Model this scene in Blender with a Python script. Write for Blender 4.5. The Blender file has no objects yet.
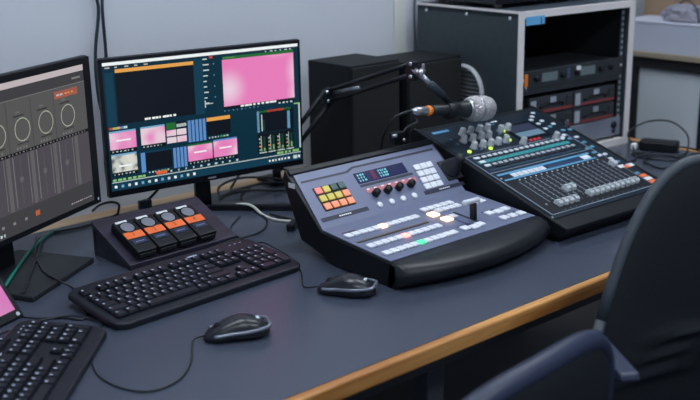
import bpy, bmesh, math, random
from mathutils import Vector, Matrix, Euler
random.seed(7)
R = math.radians
HZ = 0.74                      # height of the desk surface above the floor
scene = bpy.context.scene
COL = scene.collection

# ------------------------------------------------------------------ materials
def lin(c):
    c = c / 255.0
    return c / 12.92 if c <= 0.04045 else ((c + 0.055) / 1.055) ** 2.4
def srgb(r, g, b): return (lin(r), lin(g), lin(b), 1.0)
MATS = {}
def mat(name, col, rough=0.5, metal=0.0, emit=None, strength=1.0, spec=0.5, noise=None, bump=None, wood=None, coat=0.0):
    if name in MATS: return MATS[name]
    m = bpy.data.materials.new(name); m.use_nodes = True
    nt = m.node_tree; b = nt.nodes['Principled BSDF']
    b.inputs['Base Color'].default_value = col
    b.inputs['Roughness'].default_value = rough
    b.inputs['Metallic'].default_value = metal
    b.inputs['Specular IOR Level'].default_value = spec
    b.inputs['Coat Weight'].default_value = coat
    if emit is not None:
        b.inputs['Emission Color'].default_value = emit
        b.inputs['Emission Strength'].default_value = strength
    if noise or bump or wood:
        tc = nt.nodes.new('ShaderNodeTexCoord')
        mp = nt.nodes.new('ShaderNodeMapping'); nt.links.new(tc.outputs['Object'], mp.inputs['Vector'])
        if noise:
            sc, col2, lo, hi = noise
            n = nt.nodes.new('ShaderNodeTexNoise'); n.inputs['Scale'].default_value = sc; n.inputs['Detail'].default_value = 5
            nt.links.new(mp.outputs['Vector'], n.inputs['Vector'])
            r = nt.nodes.new('ShaderNodeValToRGB'); r.color_ramp.elements[0].position = lo; r.color_ramp.elements[1].position = hi
            r.color_ramp.elements[0].color = col; r.color_ramp.elements[1].color = col2
            nt.links.new(n.outputs['Fac'], r.inputs['Fac']); nt.links.new(r.outputs['Color'], b.inputs['Base Color'])
        if wood:
            stretch, col2 = wood
            mp.inputs['Scale'].default_value = stretch
            n = nt.nodes.new('ShaderNodeTexNoise'); n.inputs['Scale'].default_value = 1.0; n.inputs['Detail'].default_value = 7; n.inputs['Distortion'].default_value = 0.6
            nt.links.new(mp.outputs['Vector'], n.inputs['Vector'])
            r = nt.nodes.new('ShaderNodeValToRGB'); r.color_ramp.elements[0].position = 0.35; r.color_ramp.elements[1].position = 0.68
            r.color_ramp.elements[0].color = col2; r.color_ramp.elements[1].color = col
            nt.links.new(n.outputs['Fac'], r.inputs['Fac']); nt.links.new(r.outputs['Color'], b.inputs['Base Color'])
        if bump:
            sc, st = bump
            n2 = nt.nodes.new('ShaderNodeTexNoise'); n2.inputs['Scale'].default_value = sc; n2.inputs['Detail'].default_value = 4
            nt.links.new(tc.outputs['Object'], n2.inputs['Vector'])
            bp = nt.nodes.new('ShaderNodeBump'); bp.inputs['Strength'].default_value = st; bp.inputs['Distance'].default_value = 0.002
            nt.links.new(n2.outputs['Fac'], bp.inputs['Height']); nt.links.new(bp.outputs['Normal'], b.inputs['Normal'])
    MATS[name] = m
    return m
def glow(name, r, g, b, s=1.0):
    return mat('screen_' + name, (0.004, 0.004, 0.005, 1), 0.25, emit=srgb(r, g, b), strength=s, spec=0.18)
def glow_gradient(name, stops, scale, offset=(0, 0, 0), s=1.0):
    m = glow(name, 0, 0, 0, s); nt = m.node_tree; b = nt.nodes['Principled BSDF']
    tc = nt.nodes.new('ShaderNodeTexCoord'); mp = nt.nodes.new('ShaderNodeMapping'); mp.inputs['Location'].default_value = offset
    n = nt.nodes.new('ShaderNodeTexNoise'); n.inputs['Scale'].default_value = scale; n.inputs['Detail'].default_value = 1.0
    r = nt.nodes.new('ShaderNodeValToRGB')
    while len(r.color_ramp.elements) < len(stops): r.color_ramp.elements.new(0.5)
    for e, (p, c) in zip(r.color_ramp.elements, stops): e.position = p; e.color = srgb(*c)
    nt.links.new(tc.outputs['Object'], mp.inputs['Vector']); nt.links.new(mp.outputs['Vector'], n.inputs['Vector'])
    nt.links.new(n.outputs['Fac'], r.inputs['Fac']); nt.links.new(r.outputs['Color'], b.inputs['Emission Color'])
    return m

BLACK = mat('black_plastic', (0.007, 0.009, 0.012, 1), 0.42, spec=0.3)
BLACKGLOSS = mat('black_gloss_plastic', (0.006, 0.007, 0.010, 1), 0.25, spec=0.35)
KEYBODY = mat('keyboard_plastic', (0.009, 0.011, 0.018, 1), 0.38, spec=0.35)
KEYCAP = mat('keycap_plastic', (0.009, 0.011, 0.018, 1), 0.3, spec=0.4)
LEGENDGLINT = mat('key_legend_glint', srgb(188, 198, 218), 0.5)  # legend print, its pale blue tone also painting the glints on the keys
RUBBER = mat('black_rubber', (0.008, 0.009, 0.011, 1), 0.8)
CABLE = mat('cable_black', (0.010, 0.013, 0.018, 1), 0.5)
CABLEW = mat('cable_white', srgb(205, 208, 200), 0.5)
CABLEG = mat('cable_green', srgb(20, 120, 105), 0.5)
CABLEB = mat('cable_blue_black', srgb(28, 42, 52), 0.5)
SILVER = mat('brushed_silver', (0.55, 0.56, 0.58, 1), 0.32, 1.0)
DARKMETAL = mat('dark_metal', (0.03, 0.035, 0.045, 1), 0.4, 0.7)
WALL = mat('wall_paint', srgb(202, 206, 214), 0.85, noise=(1.3, srgb(197, 202, 212), 0.3, 0.7), bump=(60, 0.08))
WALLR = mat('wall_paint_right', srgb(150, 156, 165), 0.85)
FLOOR = mat('floor_vinyl', srgb(62, 60, 60), 0.6, noise=(6, srgb(72, 70, 70), 0.3, 0.7))
CEIL = mat('ceiling_paint', srgb(215, 220, 228), 0.9)
DESK = mat('desk_laminate', srgb(64, 71, 86), 0.27, spec=0.5)
WOOD = mat('light_wood', srgb(216, 158, 92), 0.36, wood=((3, 60, 60), srgb(160, 100, 44)))
WOODY = mat('light_wood_end', srgb(216, 158, 92), 0.36, wood=((60, 3, 60), srgb(160, 100, 44)))
STEEL = mat('powder_coated_steel', srgb(60, 64, 70), 0.5, 0.3)
PURPLEWOOD = mat('dark_stained_wood', srgb(46, 42, 62), 0.4, wood=((4, 40, 40), srgb(26, 25, 38)))
PANEL = mat('mixer_grey_panel', srgb(110, 117, 144), 0.42, 0.1)
BEVELBLUE = mat('dark_strip', srgb(30, 36, 56), 0.4)
WHITEBTN = mat('milky_button', srgb(225, 228, 235), 0.35, emit=srgb(140, 145, 160), strength=0.12)
QUBLUE = mat('mixer_blue_panel', srgb(14, 30, 44), 0.42, spec=.3)
QUBLACK = mat('mixer_black_shell', (0.006, 0.008, 0.011, 1), 0.5, spec=0.25)
QUTEAL = mat('mixer_teal_strip', srgb(44, 132, 138), 0.4)
QULIGHT = mat('mixer_light_strip', srgb(92, 162, 204), 0.4)
QULINE = mat('mixer_print_line', srgb(150, 164, 184), 0.5)
QUWHITE = mat('mixer_white_print', srgb(220, 226, 232), 0.5)
GREYBTN = mat('pale_grey_button', srgb(214, 220, 228), 0.4)
KNOBGREY = mat('grey_knob', srgb(168, 174, 178), 0.32, 0.2)
FADERCAP = mat('grey_fader_cap', srgb(196, 202, 206), 0.38)
ORANGE = mat('orange_label', srgb(238, 112, 52), 0.5)
GREYDISC = mat('grey_speaker_disc', srgb(120, 122, 134), 0.6)
LABELW = mat('white_label', srgb(225, 228, 230), 0.6)
SPKBLACK = mat('speaker_black', srgb(17, 20, 24), 0.6, spec=0.25, bump=(300, 0.2))
RACKSIDE = mat('rack_side_laminate', srgb(50, 60, 65), 0.5, noise=(50, srgb(54, 64, 69), 0.35, 0.65))
RACKEDGE = mat('rack_pale_edge', srgb(228, 222, 220), 0.5)
RACKIN = mat('rack_inside', (0.010, 0.012, 0.014, 1), 0.7)
VENTW = mat('pale_vent_plastic', srgb(196, 200, 202), 0.5)
VENTD = mat('vent_slot_dark', srgb(48, 52, 58), 0.6)
GEAR = mat('gear_black', (0.030, 0.034, 0.041, 1), 0.45, 0.0)
GEARGREY = mat('gear_grey_panel', srgb(130, 136, 150), 0.5, 0.1)
GEARRED = mat('gear_red_strip', srgb(150, 58, 58), 0.5)
BLUETAPE = mat('blue_tape', srgb(100, 175, 220), 0.6)
CARD = mat('brown_cardboard', srgb(152, 128, 104), 0.8, noise=(8, srgb(140, 116, 94), 0.3, 0.7))
WHITEBOX = mat('white_cardboard', srgb(178, 184, 200), 0.7)
SHELFTOP = mat('shelf_edge_wood', srgb(150, 138, 120), 0.6)
GREYPANEL = mat('grey_back_panel', srgb(204, 212, 218), 0.7)
CHAIRFAB = mat('chair_dark_fabric', (0.007, 0.010, 0.013, 1), 0.75, spec=0.2, bump=(250, 0.35))
CHAIRRIM = mat('chair_rim_plastic', srgb(56, 64, 72), 0.5)
CHAIRNAVY = mat('chair_navy_plastic', srgb(38, 46, 70), 0.42)
CLEARBAG = mat('clear_bag_plastic', srgb(190, 190, 205), 0.25)
MATS['clear_bag_plastic'].node_tree.nodes['Principled BSDF'].inputs['Transmission Weight'].default_value = 0.6
GRILLE = mat('mic_grille_mesh', srgb(206, 200, 202), 0.34, 0.6)
def grille_mesh():
    nt = GRILLE.node_tree; b = nt.nodes['Principled BSDF']
    tc = nt.nodes.new('ShaderNodeTexCoord'); v = nt.nodes.new('ShaderNodeTexVoronoi'); v.inputs['Scale'].default_value = 230
    bp = nt.nodes.new('ShaderNodeBump'); bp.inputs['Strength'].default_value = 0.9; bp.inputs['Distance'].default_value = 0.004; bp.invert = True
    nt.links.new(tc.outputs['Object'], v.inputs['Vector']); nt.links.new(v.outputs['Distance'], bp.inputs['Height']); nt.links.new(bp.outputs['Normal'], b.inputs['Normal'])
grille_mesh()
LIGHTPANEL = mat('ceiling_light_diffuser', (0.8, 0.8, 0.8, 1), 0.6, emit=(0.86, 0.93, 1.0, 1), strength=17.0)

# ------------------------------------------------------------------ mesh builder
class MB:
    def __init__(self): self.bm = bmesh.new(); self.mi = 0; self.smooth = False
    def face(self, pts, smooth=None):
        vs = [self.bm.verts.new(p) for p in pts]
        f = self.bm.faces.new(vs); f.material_index = self.mi; f.smooth = self.smooth if smooth is None else smooth
        return self
    def merge(self, t, M=None, smooth=False):
        mp = {}
        for v in t.verts: mp[v] = self.bm.verts.new(M @ v.co if M else v.co)
        for f in t.faces:
            try: nf = self.bm.faces.new([mp[v] for v in f.verts])
            except ValueError: continue
            nf.material_index = self.mi; nf.smooth = smooth
        t.free(); return self
    def box(self, x0, x1, y0, y1, z0, z1, r=0.0, seg=2, M=None):
        t = bmesh.new(); bmesh.ops.create_cube(t, size=1.0)
        for v in t.verts:
            v.co = Vector((x0 + (v.co.x + .5) * (x1 - x0), y0 + (v.co.y + .5) * (y1 - y0), z0 + (v.co.z + .5) * (z1 - z0)))
        if r > 0: bmesh.ops.bevel(t, geom=list(t.edges), offset=r, segments=seg, profile=.5, affect='EDGES')
        return self.merge(t, M, False)
    def prism(self, prof, a0, a1, axis='x', r=0.0, seg=2, M=None):
        """profile of 2-D points extruded along an axis; for x: (y,z), for y: (x,z), for z: (x,y)"""
        t = bmesh.new()
        def P(p, a): return {'x': (a, p[0], p[1]), 'y': (p[0], a, p[1]), 'z': (p[0], p[1], a)}[axis]
        A = [t.verts.new(P(p, a0)) for p in prof]; B = [t.verts.new(P(p, a1)) for p in prof]; n = len(prof)
        t.faces.new(A); t.faces.new(B)
        for i in range(n): t.faces.new((A[i], A[(i + 1) % n], B[(i + 1) % n], B[i]))
        bmesh.ops.recalc_face_normals(t, faces=list(t.faces))
        if r > 0: bmesh.ops.bevel(t, geom=list(t.edges), offset=r, segments=seg, profile=.5, affect='EDGES')
        return self.merge(t, M, False)
    def lathe(self, prof, M=None, n=24):
        """(radius, z) profile about z"""
        t = bmesh.new(); rings = []
        for r, z in prof:
            if r < 1e-6: rings.append([t.verts.new((0, 0, z))])
            else: rings.append([t.verts.new((r * math.cos(2 * math.pi * k / n), r * math.sin(2 * math.pi * k / n), z)) for k in range(n)])
        for a, b in zip(rings, rings[1:]):
            for k in range(n):
                q = [a[k % len(a)], a[(k + 1) % len(a)], b[(k + 1) % len(b)], b[k % len(b)]]
                q = list(dict.fromkeys(q))
                if len(q) > 2:
                    try: t.faces.new(q)
                    except ValueError: pass
        for ring in (rings[0], rings[-1]):
            if len(ring) > 2: t.faces.new(ring)
        bmesh.ops.recalc_face_normals(t, faces=list(t.faces))
        return self.merge(t, M, True)
    def cyl(self, p0, p1, r, r2=None, n=16, bev=0.0):
        p0 = Vector(p0); p1 = Vector(p1); d = p1 - p0; L = d.length
        M = Matrix.Translation(p0) @ d.to_track_quat('Z', 'Y').to_matrix().to_4x4()
        r2 = r if r2 is None else r2
        return self.lathe([(r - bev, 0), (r, bev), (r2, L - bev), (r2 - bev, L)] if bev else [(r, 0), (r2, L)], M, n)
    def tube(self, pts, r, n=8, sub=6):
        P = [Vector(p) for p in pts]
        if sub > 1 and len(P) > 2:
            Q = []
            E = [P[0] * 2 - P[1]] + P + [P[-1] * 2 - P[-2]]
            for i in range(1, len(E) - 2):
                a, b, c, d = E[i - 1:i + 3]
                for k in range(sub):
                    t = k / sub
                    Q.append(0.5 * ((2 * b) + (c - a) * t + (2 * a - 5 * b + 4 * c - d) * t * t + (3 * b - a - 3 * c + d) * t ** 3))
            Q.append(P[-1]); P = Q
        t = bmesh.new(); rings = []; up = None
        for i, p in enumerate(P):
            d = (P[min(i + 1, len(P) - 1)] - P[max(i - 1, 0)]).normalized()
            if up is None: up = Vector((0, 0, 1)) if abs(d.z) < .9 else Vector((1, 0, 0))
            s = d.cross(up).normalized(); up = s.cross(d).normalized()
            rings.append([t.verts.new(p + s * r * math.cos(2 * math.pi * k / n) + up * r * math.sin(2 * math.pi * k / n)) for k in range(n)])
        for a, b in zip(rings, rings[1:]):
            for k in range(n): t.faces.new((a[k], a[(k + 1) % n], b[(k + 1) % n], b[k]))
        t.faces.new(rings[0]); t.faces.new(rings[-1])
        bmesh.ops.recalc_face_normals(t, faces=list(t.faces))
        return self.merge(t, None, True)
    def sphere(self, c, rx, ry=None, rz=None, n=20, M=None):
        t = bmesh.new(); bmesh.ops.create_uvsphere(t, u_segments=n, v_segments=n // 2 + 2, radius=1)
        for v in t.verts: v.co = Vector((v.co.x * rx, v.co.y * (ry or rx), v.co.z * (rz or rx))) + Vector(c)
        return self.merge(t, M, True)
    def text(self, s, size, M):
        cu = bpy.data.curves.new('lettering', 'FONT'); cu.body = s; cu.size = size; cu.align_x = 'CENTER'; cu.align_y = 'CENTER'
        o = bpy.data.objects.new('lettering', cu); COL.objects.link(o)
        dg = bpy.context.evaluated_depsgraph_get(); dg.update()
        me = bpy.data.meshes.new_from_object(o.evaluated_get(dg))
        t = bmesh.new(); t.from_mesh(me); self.merge(t, M)
        bpy.data.objects.remove(o); bpy.data.curves.remove(cu); bpy.data.meshes.remove(me)
        return self

def obj(name, mb, mats, parent=None, loc=(0, 0, 0), rot=(0, 0, 0)):
    me = bpy.data.meshes.new(name); mb.bm.normal_update(); mb.bm.to_mesh(me); mb.bm.free()
    for m in (mats if isinstance(mats, (list, tuple)) else [mats]): me.materials.append(m)
    o = bpy.data.objects.new(name, me); COL.objects.link(o); o.location = loc; o.rotation_euler = rot
    if parent: o.parent = parent
    return o
def inst(name, src, parent, loc, rot=None):
    o = src.copy(); o.name = name; COL.objects.link(o); o.parent = parent; o.location = loc
    if rot is not None: o.rotation_euler = rot
    return o
def tag(o, label=None, cat=None, group=None, kind=None):
    if label: o['label'] = label
    if cat: o['category'] = cat
    if group: o['group'] = group
    if kind: o['kind'] = kind
    return o
def thing(name, label, cat, loc, rz=0, group=None, rot=None):
    o = bpy.data.objects.new(name, None); COL.objects.link(o); o.empty_display_size = .05
    o.location = loc; o.rotation_euler = rot if rot else (0, 0, rz)
    return tag(o, label, cat, group)
def struct(name, mb, m):
    return tag(obj(name, mb, m), kind='structure')

# ------------------------------------------------------------------ the room
struct('floor', MB().box(-2.2, 4.6, -3.4, 1.27, -.1, 0), FLOOR)
struct('wall_back', MB().box(-2.2, 4.6, 1.17, 1.27, 0, 2.7), WALL)
struct('wall_right', MB().box(4.5, 4.6, -3.4, 1.17, 0, 2.7), WALLR)
struct('ceiling', MB().box(-2.2, 4.6, -3.4, 1.27, 2.7, 2.8), CEIL)
struct('trim_1', MB().box(2.217, 2.268, 1.162, 1.17, 0, 2.7, .003), mat('trim_grey', srgb(208, 212, 208), .7))
struct('baseboard_back', MB().box(-2.2, 4.5, 1.156, 1.17, 0, .08, .003), mat('baseboard_grey', srgb(120, 124, 132), .6))

# ceiling lights of the room
lnum = 0
for x, y, where in ((0.35, -1.3, 'over the near left of the desk'), (2.0, -1.4, 'over the two chairs'), (0.9, 0.35, 'above the two monitors'), (2.6, 0.35, 'above the equipment rack')):
    t = thing('ceiling_light', 'flat white ceiling light panel ' + where, 'ceiling light', (x, y, 2.7), 0, 'ceiling light panels')
    obj('frame', MB().box(-.62, .62, -.17, .17, -.03, 0, .004), mat('light_frame_white', srgb(230, 230, 230), .5), t)
    obj('diffuser', MB().box(-.59, .59, -.14, .14, -.036, -.0302, .002), LIGHTPANEL, t)

# ------------------------------------------------------------------ desk
desk = thing('desk', 'long desk with blue grey laminate top and light wood edging', 'desk', (1.1, .55, 0))
DX = -1.1; DY = -.55
obj('desktop', MB().box(-.62 + DX, 2.795 + DX, .0 + DY, 1.095 + DY, HZ - .030, HZ), DESK, desk)
obj('front_edging', MB().box(-.62 + DX, 2.826 + DX, -.020 + DY, -.0004 + DY, HZ - .031, HZ + .0012, .005, 3), WOOD, desk)
obj('back_edging', MB().box(-.62 + DX, 2.826 + DX, 1.0954 + DY, 1.150 + DY, HZ - .040, HZ + .0012, .003), mat('ledge_wood_wall_bounce', srgb(196, 172, 142), 0.5, wood=((3, 60, 60), srgb(164, 132, 98))), desk)  # edging wood made paler: bounce light from the wall put into its colour
obj('side_edging', MB().box(2.7954 + DX, 2.826 + DX, 0 + DY, 1.095 + DY, HZ - .040, HZ + .0012, .003), WOODY, desk)
obj('frame', MB().box(-.5 + DX, 2.72 + DX, .05 + DY, .09 + DY, HZ - .09, HZ - .0305).box(-.5 + DX, 2.72 + DX, 1.03 + DY, 1.07 + DY, HZ - .09, HZ - .0305), STEEL, desk)
for lx in (-.5, 1.245, 2.68):
    for ly in (.05, 1.03):
        obj('leg', MB().box(lx + DX, lx + .045 + DX, ly + DY, ly + .04 + DY, 0, HZ - .091, .003), STEEL, desk)

# ------------------------------------------------------------------ screens
class UI:
    """a lit screen: one base rectangle and layered rectangles, all one mesh facing -y"""
    def __init__(self, W, zoff=0): self.mb = MB(); self.mats = []; self.W = W; self.k = 0
    def m(self, mt):
        if mt not in self.mats: self.mats.append(mt)
        self.mb.mi = self.mats.index(mt)
    def rect(self, u0, v0, u1, v1, mt):
        self.m(mt); y = -.00025 * self.k
        x0, x1 = u0 - self.W / 2, u1 - self.W / 2
        self.mb.face([(x0, y, v0), (x1, y, v0), (x1, y, v1), (x0, y, v1)]); return self
    def quad(self, pts, mt):
        self.m(mt); y = -.00025 * self.k
        self.mb.face([(u - self.W / 2, y, v) for u, v in pts]); return self
    def ring(self, cu, cv, r, th, mt, n=28):
        self.m(mt); y = -.00025 * self.k
        for i in range(n):
            a, b = 2 * math.pi * i / n, 2 * math.pi * (i + 1) / n
            self.mb.face([(cu - self.W / 2 + rr * math.cos(q), y, cv + rr * math.sin(q)) for rr, q in ((r, a), (r, b), (r - th, b), (r - th, a))])
    def layer(self): self.k += 1; return self
    def dashes(self, u0, u1, v, h, mt, n, fill=.6, rnd=True):
        st = (u1 - u0) / n
        for i in range(n):
            f = fill * (random.uniform(.5, 1.2) if rnd else 1)
            self.rect(u0 + i * st, v, u0 + i * st + st * min(f, .95), v + h, mt)

S_WHITE = glow('white', 235, 240, 240); S_NAVY = glow('teal_navy', 9, 44, 60); S_NAVY2 = glow('teal_edge', 17, 58, 78); S_BLK = glow('black', 14, 20, 29)
S_ORANGE = glow('orange', 226, 160, 78); S_GREEN = glow('green', 34, 104, 48); S_RED = glow('red', 196, 72, 56); S_LIME = glow('lime', 132, 188, 112)
S_PALE = glow('pale', 190, 205, 205); S_BLUE = glow('blue', 92, 138, 196); S_CYAN = glow('cyan', 110, 165, 200); S_GREYL = glow('light_grey', 176, 176, 170)
S_DKGREEN = glow('dark_green', 20, 60, 44); S_HOT = glow('orange_red', 228, 96, 48)
S_PINK2 = glow_gradient('pink_small', [(0.30, (226, 112, 178)), (0.50, (228, 142, 192)), (0.66, (232, 205, 220))], 16.0, (.1, 0, .4))
S_PINKW = glow_gradient('pink_white', [(0.35, (222, 214, 216)), (0.52, (228, 196, 212)), (0.68, (228, 130, 190))], 14.0, (.7, 0, .1))
S_STREET = glow_gradient('pale_picture', [(0.35, (96, 104, 106)), (0.5, (196, 200, 192)), (0.65, (214, 214, 204))], 40.0, (.2, 0, .9))
def pink_window():
    m = glow('pink_window', 230, 130, 190); nt = m.node_tree; b = nt.nodes['Principled BSDF']
    tc = nt.nodes.new('ShaderNodeTexCoord'); acc = None
    for (cx, cz, rad, sx) in ((.058, .224, .062, 1.0), (.262, .25, .075, 1.6), (.262, .19, .070, 1.6), (.20, .33, .05, .6)):
        mp = nt.nodes.new('ShaderNodeMapping'); mp.inputs["Location"].default_value = (-(cx) * sx, 0, -cz); mp.inputs['Scale'].default_value = (sx, 1, 1)
        nt.links.new(tc.outputs['Object'], mp.inputs['Vector'])
        ln = nt.nodes.new('ShaderNodeVectorMath'); ln.operation = 'LENGTH'; nt.links.new(mp.outputs['Vector'], ln.inputs[0])
        mr = nt.nodes.new('ShaderNodeMapRange'); mr.interpolation_type = 'SMOOTHSTEP'
        mr.inputs['From Min'].default_value = 0; mr.inputs['From Max'].default_value = rad; mr.inputs['To Min'].default_value = .85; mr.inputs['To Max'].default_value = 0
        nt.links.new(ln.outputs['Value'], mr.inputs['Value'])
        if acc is None: acc = mr.outputs['Result']
        else:
            mx = nt.nodes.new('ShaderNodeMath'); mx.operation = 'MAXIMUM'; nt.links.new(acc, mx.inputs[0]); nt.links.new(mr.outputs['Result'], mx.inputs[1]); acc = mx.outputs[0]
    r = nt.nodes.new('ShaderNodeValToRGB'); r.color_ramp.elements[0].color = srgb(228, 124, 184); r.color_ramp.elements[1].color = srgb(234, 214, 228)
    nt.links.new(acc, r.inputs['Fac']); nt.links.new(r.outputs['Color'], b.inputs['Emission Color'])
    return m
S_PINK = pink_window()
random.seed(3)
# --- centre monitor
MW, MH, MZ = .54, .33, .084
ang = R(-6.65)
mon = thing('monitor', 'black monitor showing a dark blue video switching program with a big pink window', 'monitor', (1.104 + .27 * math.cos(ang), .967 + .27 * math.sin(ang), HZ), ang)
hb = MB().box(-MW / 2, MW / 2, 0, .018, MZ, MZ + MH, .004)
hb.box(-MW / 2 + .06, MW / 2 - .06, .0178, .045, MZ + .05, MZ + MH - .06, .008)
obj('housing', hb, BLACK, mon)
obj('bezel', MB().box(-MW / 2 + .002, MW / 2 - .002, -.0015, .0, MZ + .002, MZ + .0165).box(-MW / 2 + .002, -MW / 2 + .0075, -.0015, 0, MZ + .0165, MZ + MH - .002).box(MW / 2 - .0075, MW / 2 - .002, -.0015, 0, MZ + .0165, MZ + MH - .002).box(-MW / 2 + .002, MW / 2 - .002, -.0015, 0, MZ + MH - .0095, MZ + MH - .002), BLACKGLOSS, mon)
obj('logo', MB().box(-.011, .011, -.0021, -.0016, MZ + .0065, MZ + .0105), mat('logo_grey', srgb(120, 126, 135), .4), mon)
ui = UI(MW)
ui.rect(.0075, .0165, .5325, .3205, S_NAVY); ui.layer()
ui.rect(.0085, .3125, .5315, .320, S_WHITE)
ui.rect(.012, .170, .033, .296, S_NAVY2); ui.rect(.237, .172, .262, .306, S_NAVY2)
for i, w in enumerate((.012, .006, .010, .008, .010)): ui.rect(.014 + i * .024, .3060, .014 + i * .024 + w, .3092, S_GREYL)
ui.rect(.038, .2945, .237, .3030, S_ORANGE); ui.rect(.037, .174, .236, .2945, S_BLK)
ui.rect(.314, .182, .518, .298, S_PINK); ui.rect(.316, .298, .518, .3055, S_GREEN); ui.rect(.314, .1755, .518, .182, S_BLK)
ui.dashes(.318, .352, .3015, .002, S_LIME, 6); ui.dashes(.436, .52, .3065, .0025, S_PALE, 6, .5)
ui.rect(.28, .305, .289, .3105, S_RED)
for i in range(9): ui.rect(.262, .303 - i * .0135, .262 + random.choice((.008, .016, .012)), .306 - i * .0135, S_PALE); ui.rect(.29, .303 - i * .0135, .2925, .306 - i * .0135, S_CYAN) if i % 2 else None
ui.rect(.262, .186, .2645, .204, S_PALE); ui.rect(.262, .194, .284, .196, S_PALE)
ui.dashes(.314, .42, .170, .0022, S_CYAN, 9, .25); ui.dashes(.47, .516, .171, .004, S_PALE, 4, .5)
for u0, u1, c in ((.013, .022, S_RED), (.022, .031, S_LIME), (.031, .040, S_ORANGE), (.040, .049, S_BLUE), (.049, .058, S_PALE)): ui.rect(u0, .163, u1, .1685, c)
def thumb(u0, v0, u1, v1, pic, head=S_CYAN):
    ui.rect(u0, v0, u1, v1, pic); ui.rect(u0, v1, u1, v1 + .004, head); ui.rect(u0, v0 - .009, u1, v0, S_BLK)
    ui.dashes(u0 + .004, u1 - .004, v0 - .0065, .0032, S_PALE, 6, .55)
thumb(.012, .115, .078, .155, S_PINK2); thumb(.013, .060, .076, .100, S_STREET); thumb(.090, .116, .152, .156, S_PINKW)
ui.rect(.156, .1445, .181, .161, S_GREEN); ui.rect(.183, .1445, .209, .161, S_BLK); ui.rect(.183, .148, .209, .156, S_PALE)
for u in (.156, .183):
    for v in (.111, .1285): ui.rect(u, v, u + .025, v + .0145, S_PINKW)
for i in range(5): ui.rect(.213 + i * .010, .106, .2205 + i * .010, .160, S_BLUE)
for i in range(4): ui.rect(.170 + i * .0095, .048, .1772 + i * .0095, .098, S_BLUE)
ui.rect(.086, .050, .097, .098, S_BLUE); ui.rect(.099, .053, .166, .096, S_BLK); ui.rect(.099, .096, .166, .100, S_NAVY2)
ui.dashes(.104, .16, .046, .0035, S_PALE, 7, .5); ui.rect(.135, .0425, .153, .050, S_GREEN)
ui.rect(.264, .115, .329, .151, S_BLK); ui.rect(.264, .151, .329, .160, S_ORANGE); ui.dashes(.268, .325, .108, .0035, S_PALE, 7, .5); ui.rect(.298, .107, .316, .1125, S_GREEN)
thumb(.209, .058, .2755, .0965, S_PINK2, S_GREEN); thumb(.279, .058, .345, .0985, S_PINK2, S_BLUE)
ui.rect(.405, .102, .513, .157, S_BLK)
for u0, u1, c in ((.412, .436, S_GREEN), (.436, .460, S_RED), (.460, .484, S_RED), (.405, .412, S_CYAN), (.484, .505, S_GREEN)): ui.rect(u0, .1535, u1, .1585, c)
ui.rect(.405, .104, .4115, .154, S_CYAN); ui.rect(.494, .104, .502, .150, S_CYAN)
ui.rect(.405, .046, .512, .1, S_BLK)
ui.rect(.5285, .048, .5325, .166, S_PALE); ui.rect(.515, .1645, .533, .1675, S_LIME)
ui.rect(.1225, .0395, .151, .0475, S_HOT); ui.rect(.010, .0355, .532, .0375, S_PALE); ui.dashes(.012, .1, .039, .0055, S_LIME, 7, .8)
ui.dashes(.16, .36, .0405, .0045, S_PALE, 10, .3); ui.dashes(.46, .53, .0395, .006, S_LIME, 6, .8)
ui.layer()
ui.dashes(.103, .186, .176, .005, S_WHITE, 9, .8); ui.dashes(.36, .468, .1765, .0045, S_WHITE, 9, .8)
for k in range(4):
    u = .408 + k * .027
    ui.rect(u + .006, .054, u + .0075, .094, S_PALE); ui.rect(u + .0125, .054, u + .0185, .092, S_DKGREEN); ui.rect(u, .049, u + .022, .0515, S_PALE)
    for j in range(4): ui.rect(u + .0005, .056 + j * .0095, u + .0045, .060 + j * .0095, (S_LIME, S_ORANGE, S_LIME, S_PALE)[j])
    ui.rect(u + .013, .054, u + .018, .062 + .006 * (k % 2), S_LIME)
ui.rect(.417, .106, .420, .149, S_PALE); ui.rect(.423, .106, .427, .135, S_DKGREEN)
for u, v, w in ((.028, .134, .036), (.225, .077, .034), (.295, .078, .034)): ui.rect(u, v, u + w, v + .0038, S_WHITE)
ui.rect(.03, .072, .062, .0765, S_WHITE)
ui.rect(.0075, .0165, .5325, .0335, S_NAVY2)
ui.layer()
for i in range(13): ui.rect(.015 + i * .017, .0225, .0215 + i * .017, .029, (S_WHITE, S_CYAN, S_PALE)[i % 3])
ui.dashes(.435, .50, .023, .005, S_WHITE, 7, .6); ui.rect(.508, .021, .520, .030, S_PALE); ui.rect(.523, .022, .528, .029, S_WHITE)
obj('screen', ui.mb, ui.mats, mon, (0, -.0005, MZ))
nk = MB().prism([(-.022, .0), (.022, .0), (.018, .17), (-.018, .17)], .05, .066, 'y', .003)
obj('stand_neck', nk, BLACKGLOSS, mon, (0, 0, .008))
obj('neck_bracket', MB().box(-.035, .035, .044, .068, .14, .24, .004), BLACK, mon)
ft = MB()
for s in (-1, 1):
    ft.prism([(s * .005, .072), (s * .188, -.098), (s * .168, -.112), (s * -.02, .035)][::s], 0, .017, 'z', .004)
ft.box(-.04, .04, .03, .085, 0, .013, .004)
obj('stand_foot', ft, BLACKGLOSS, mon)

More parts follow.
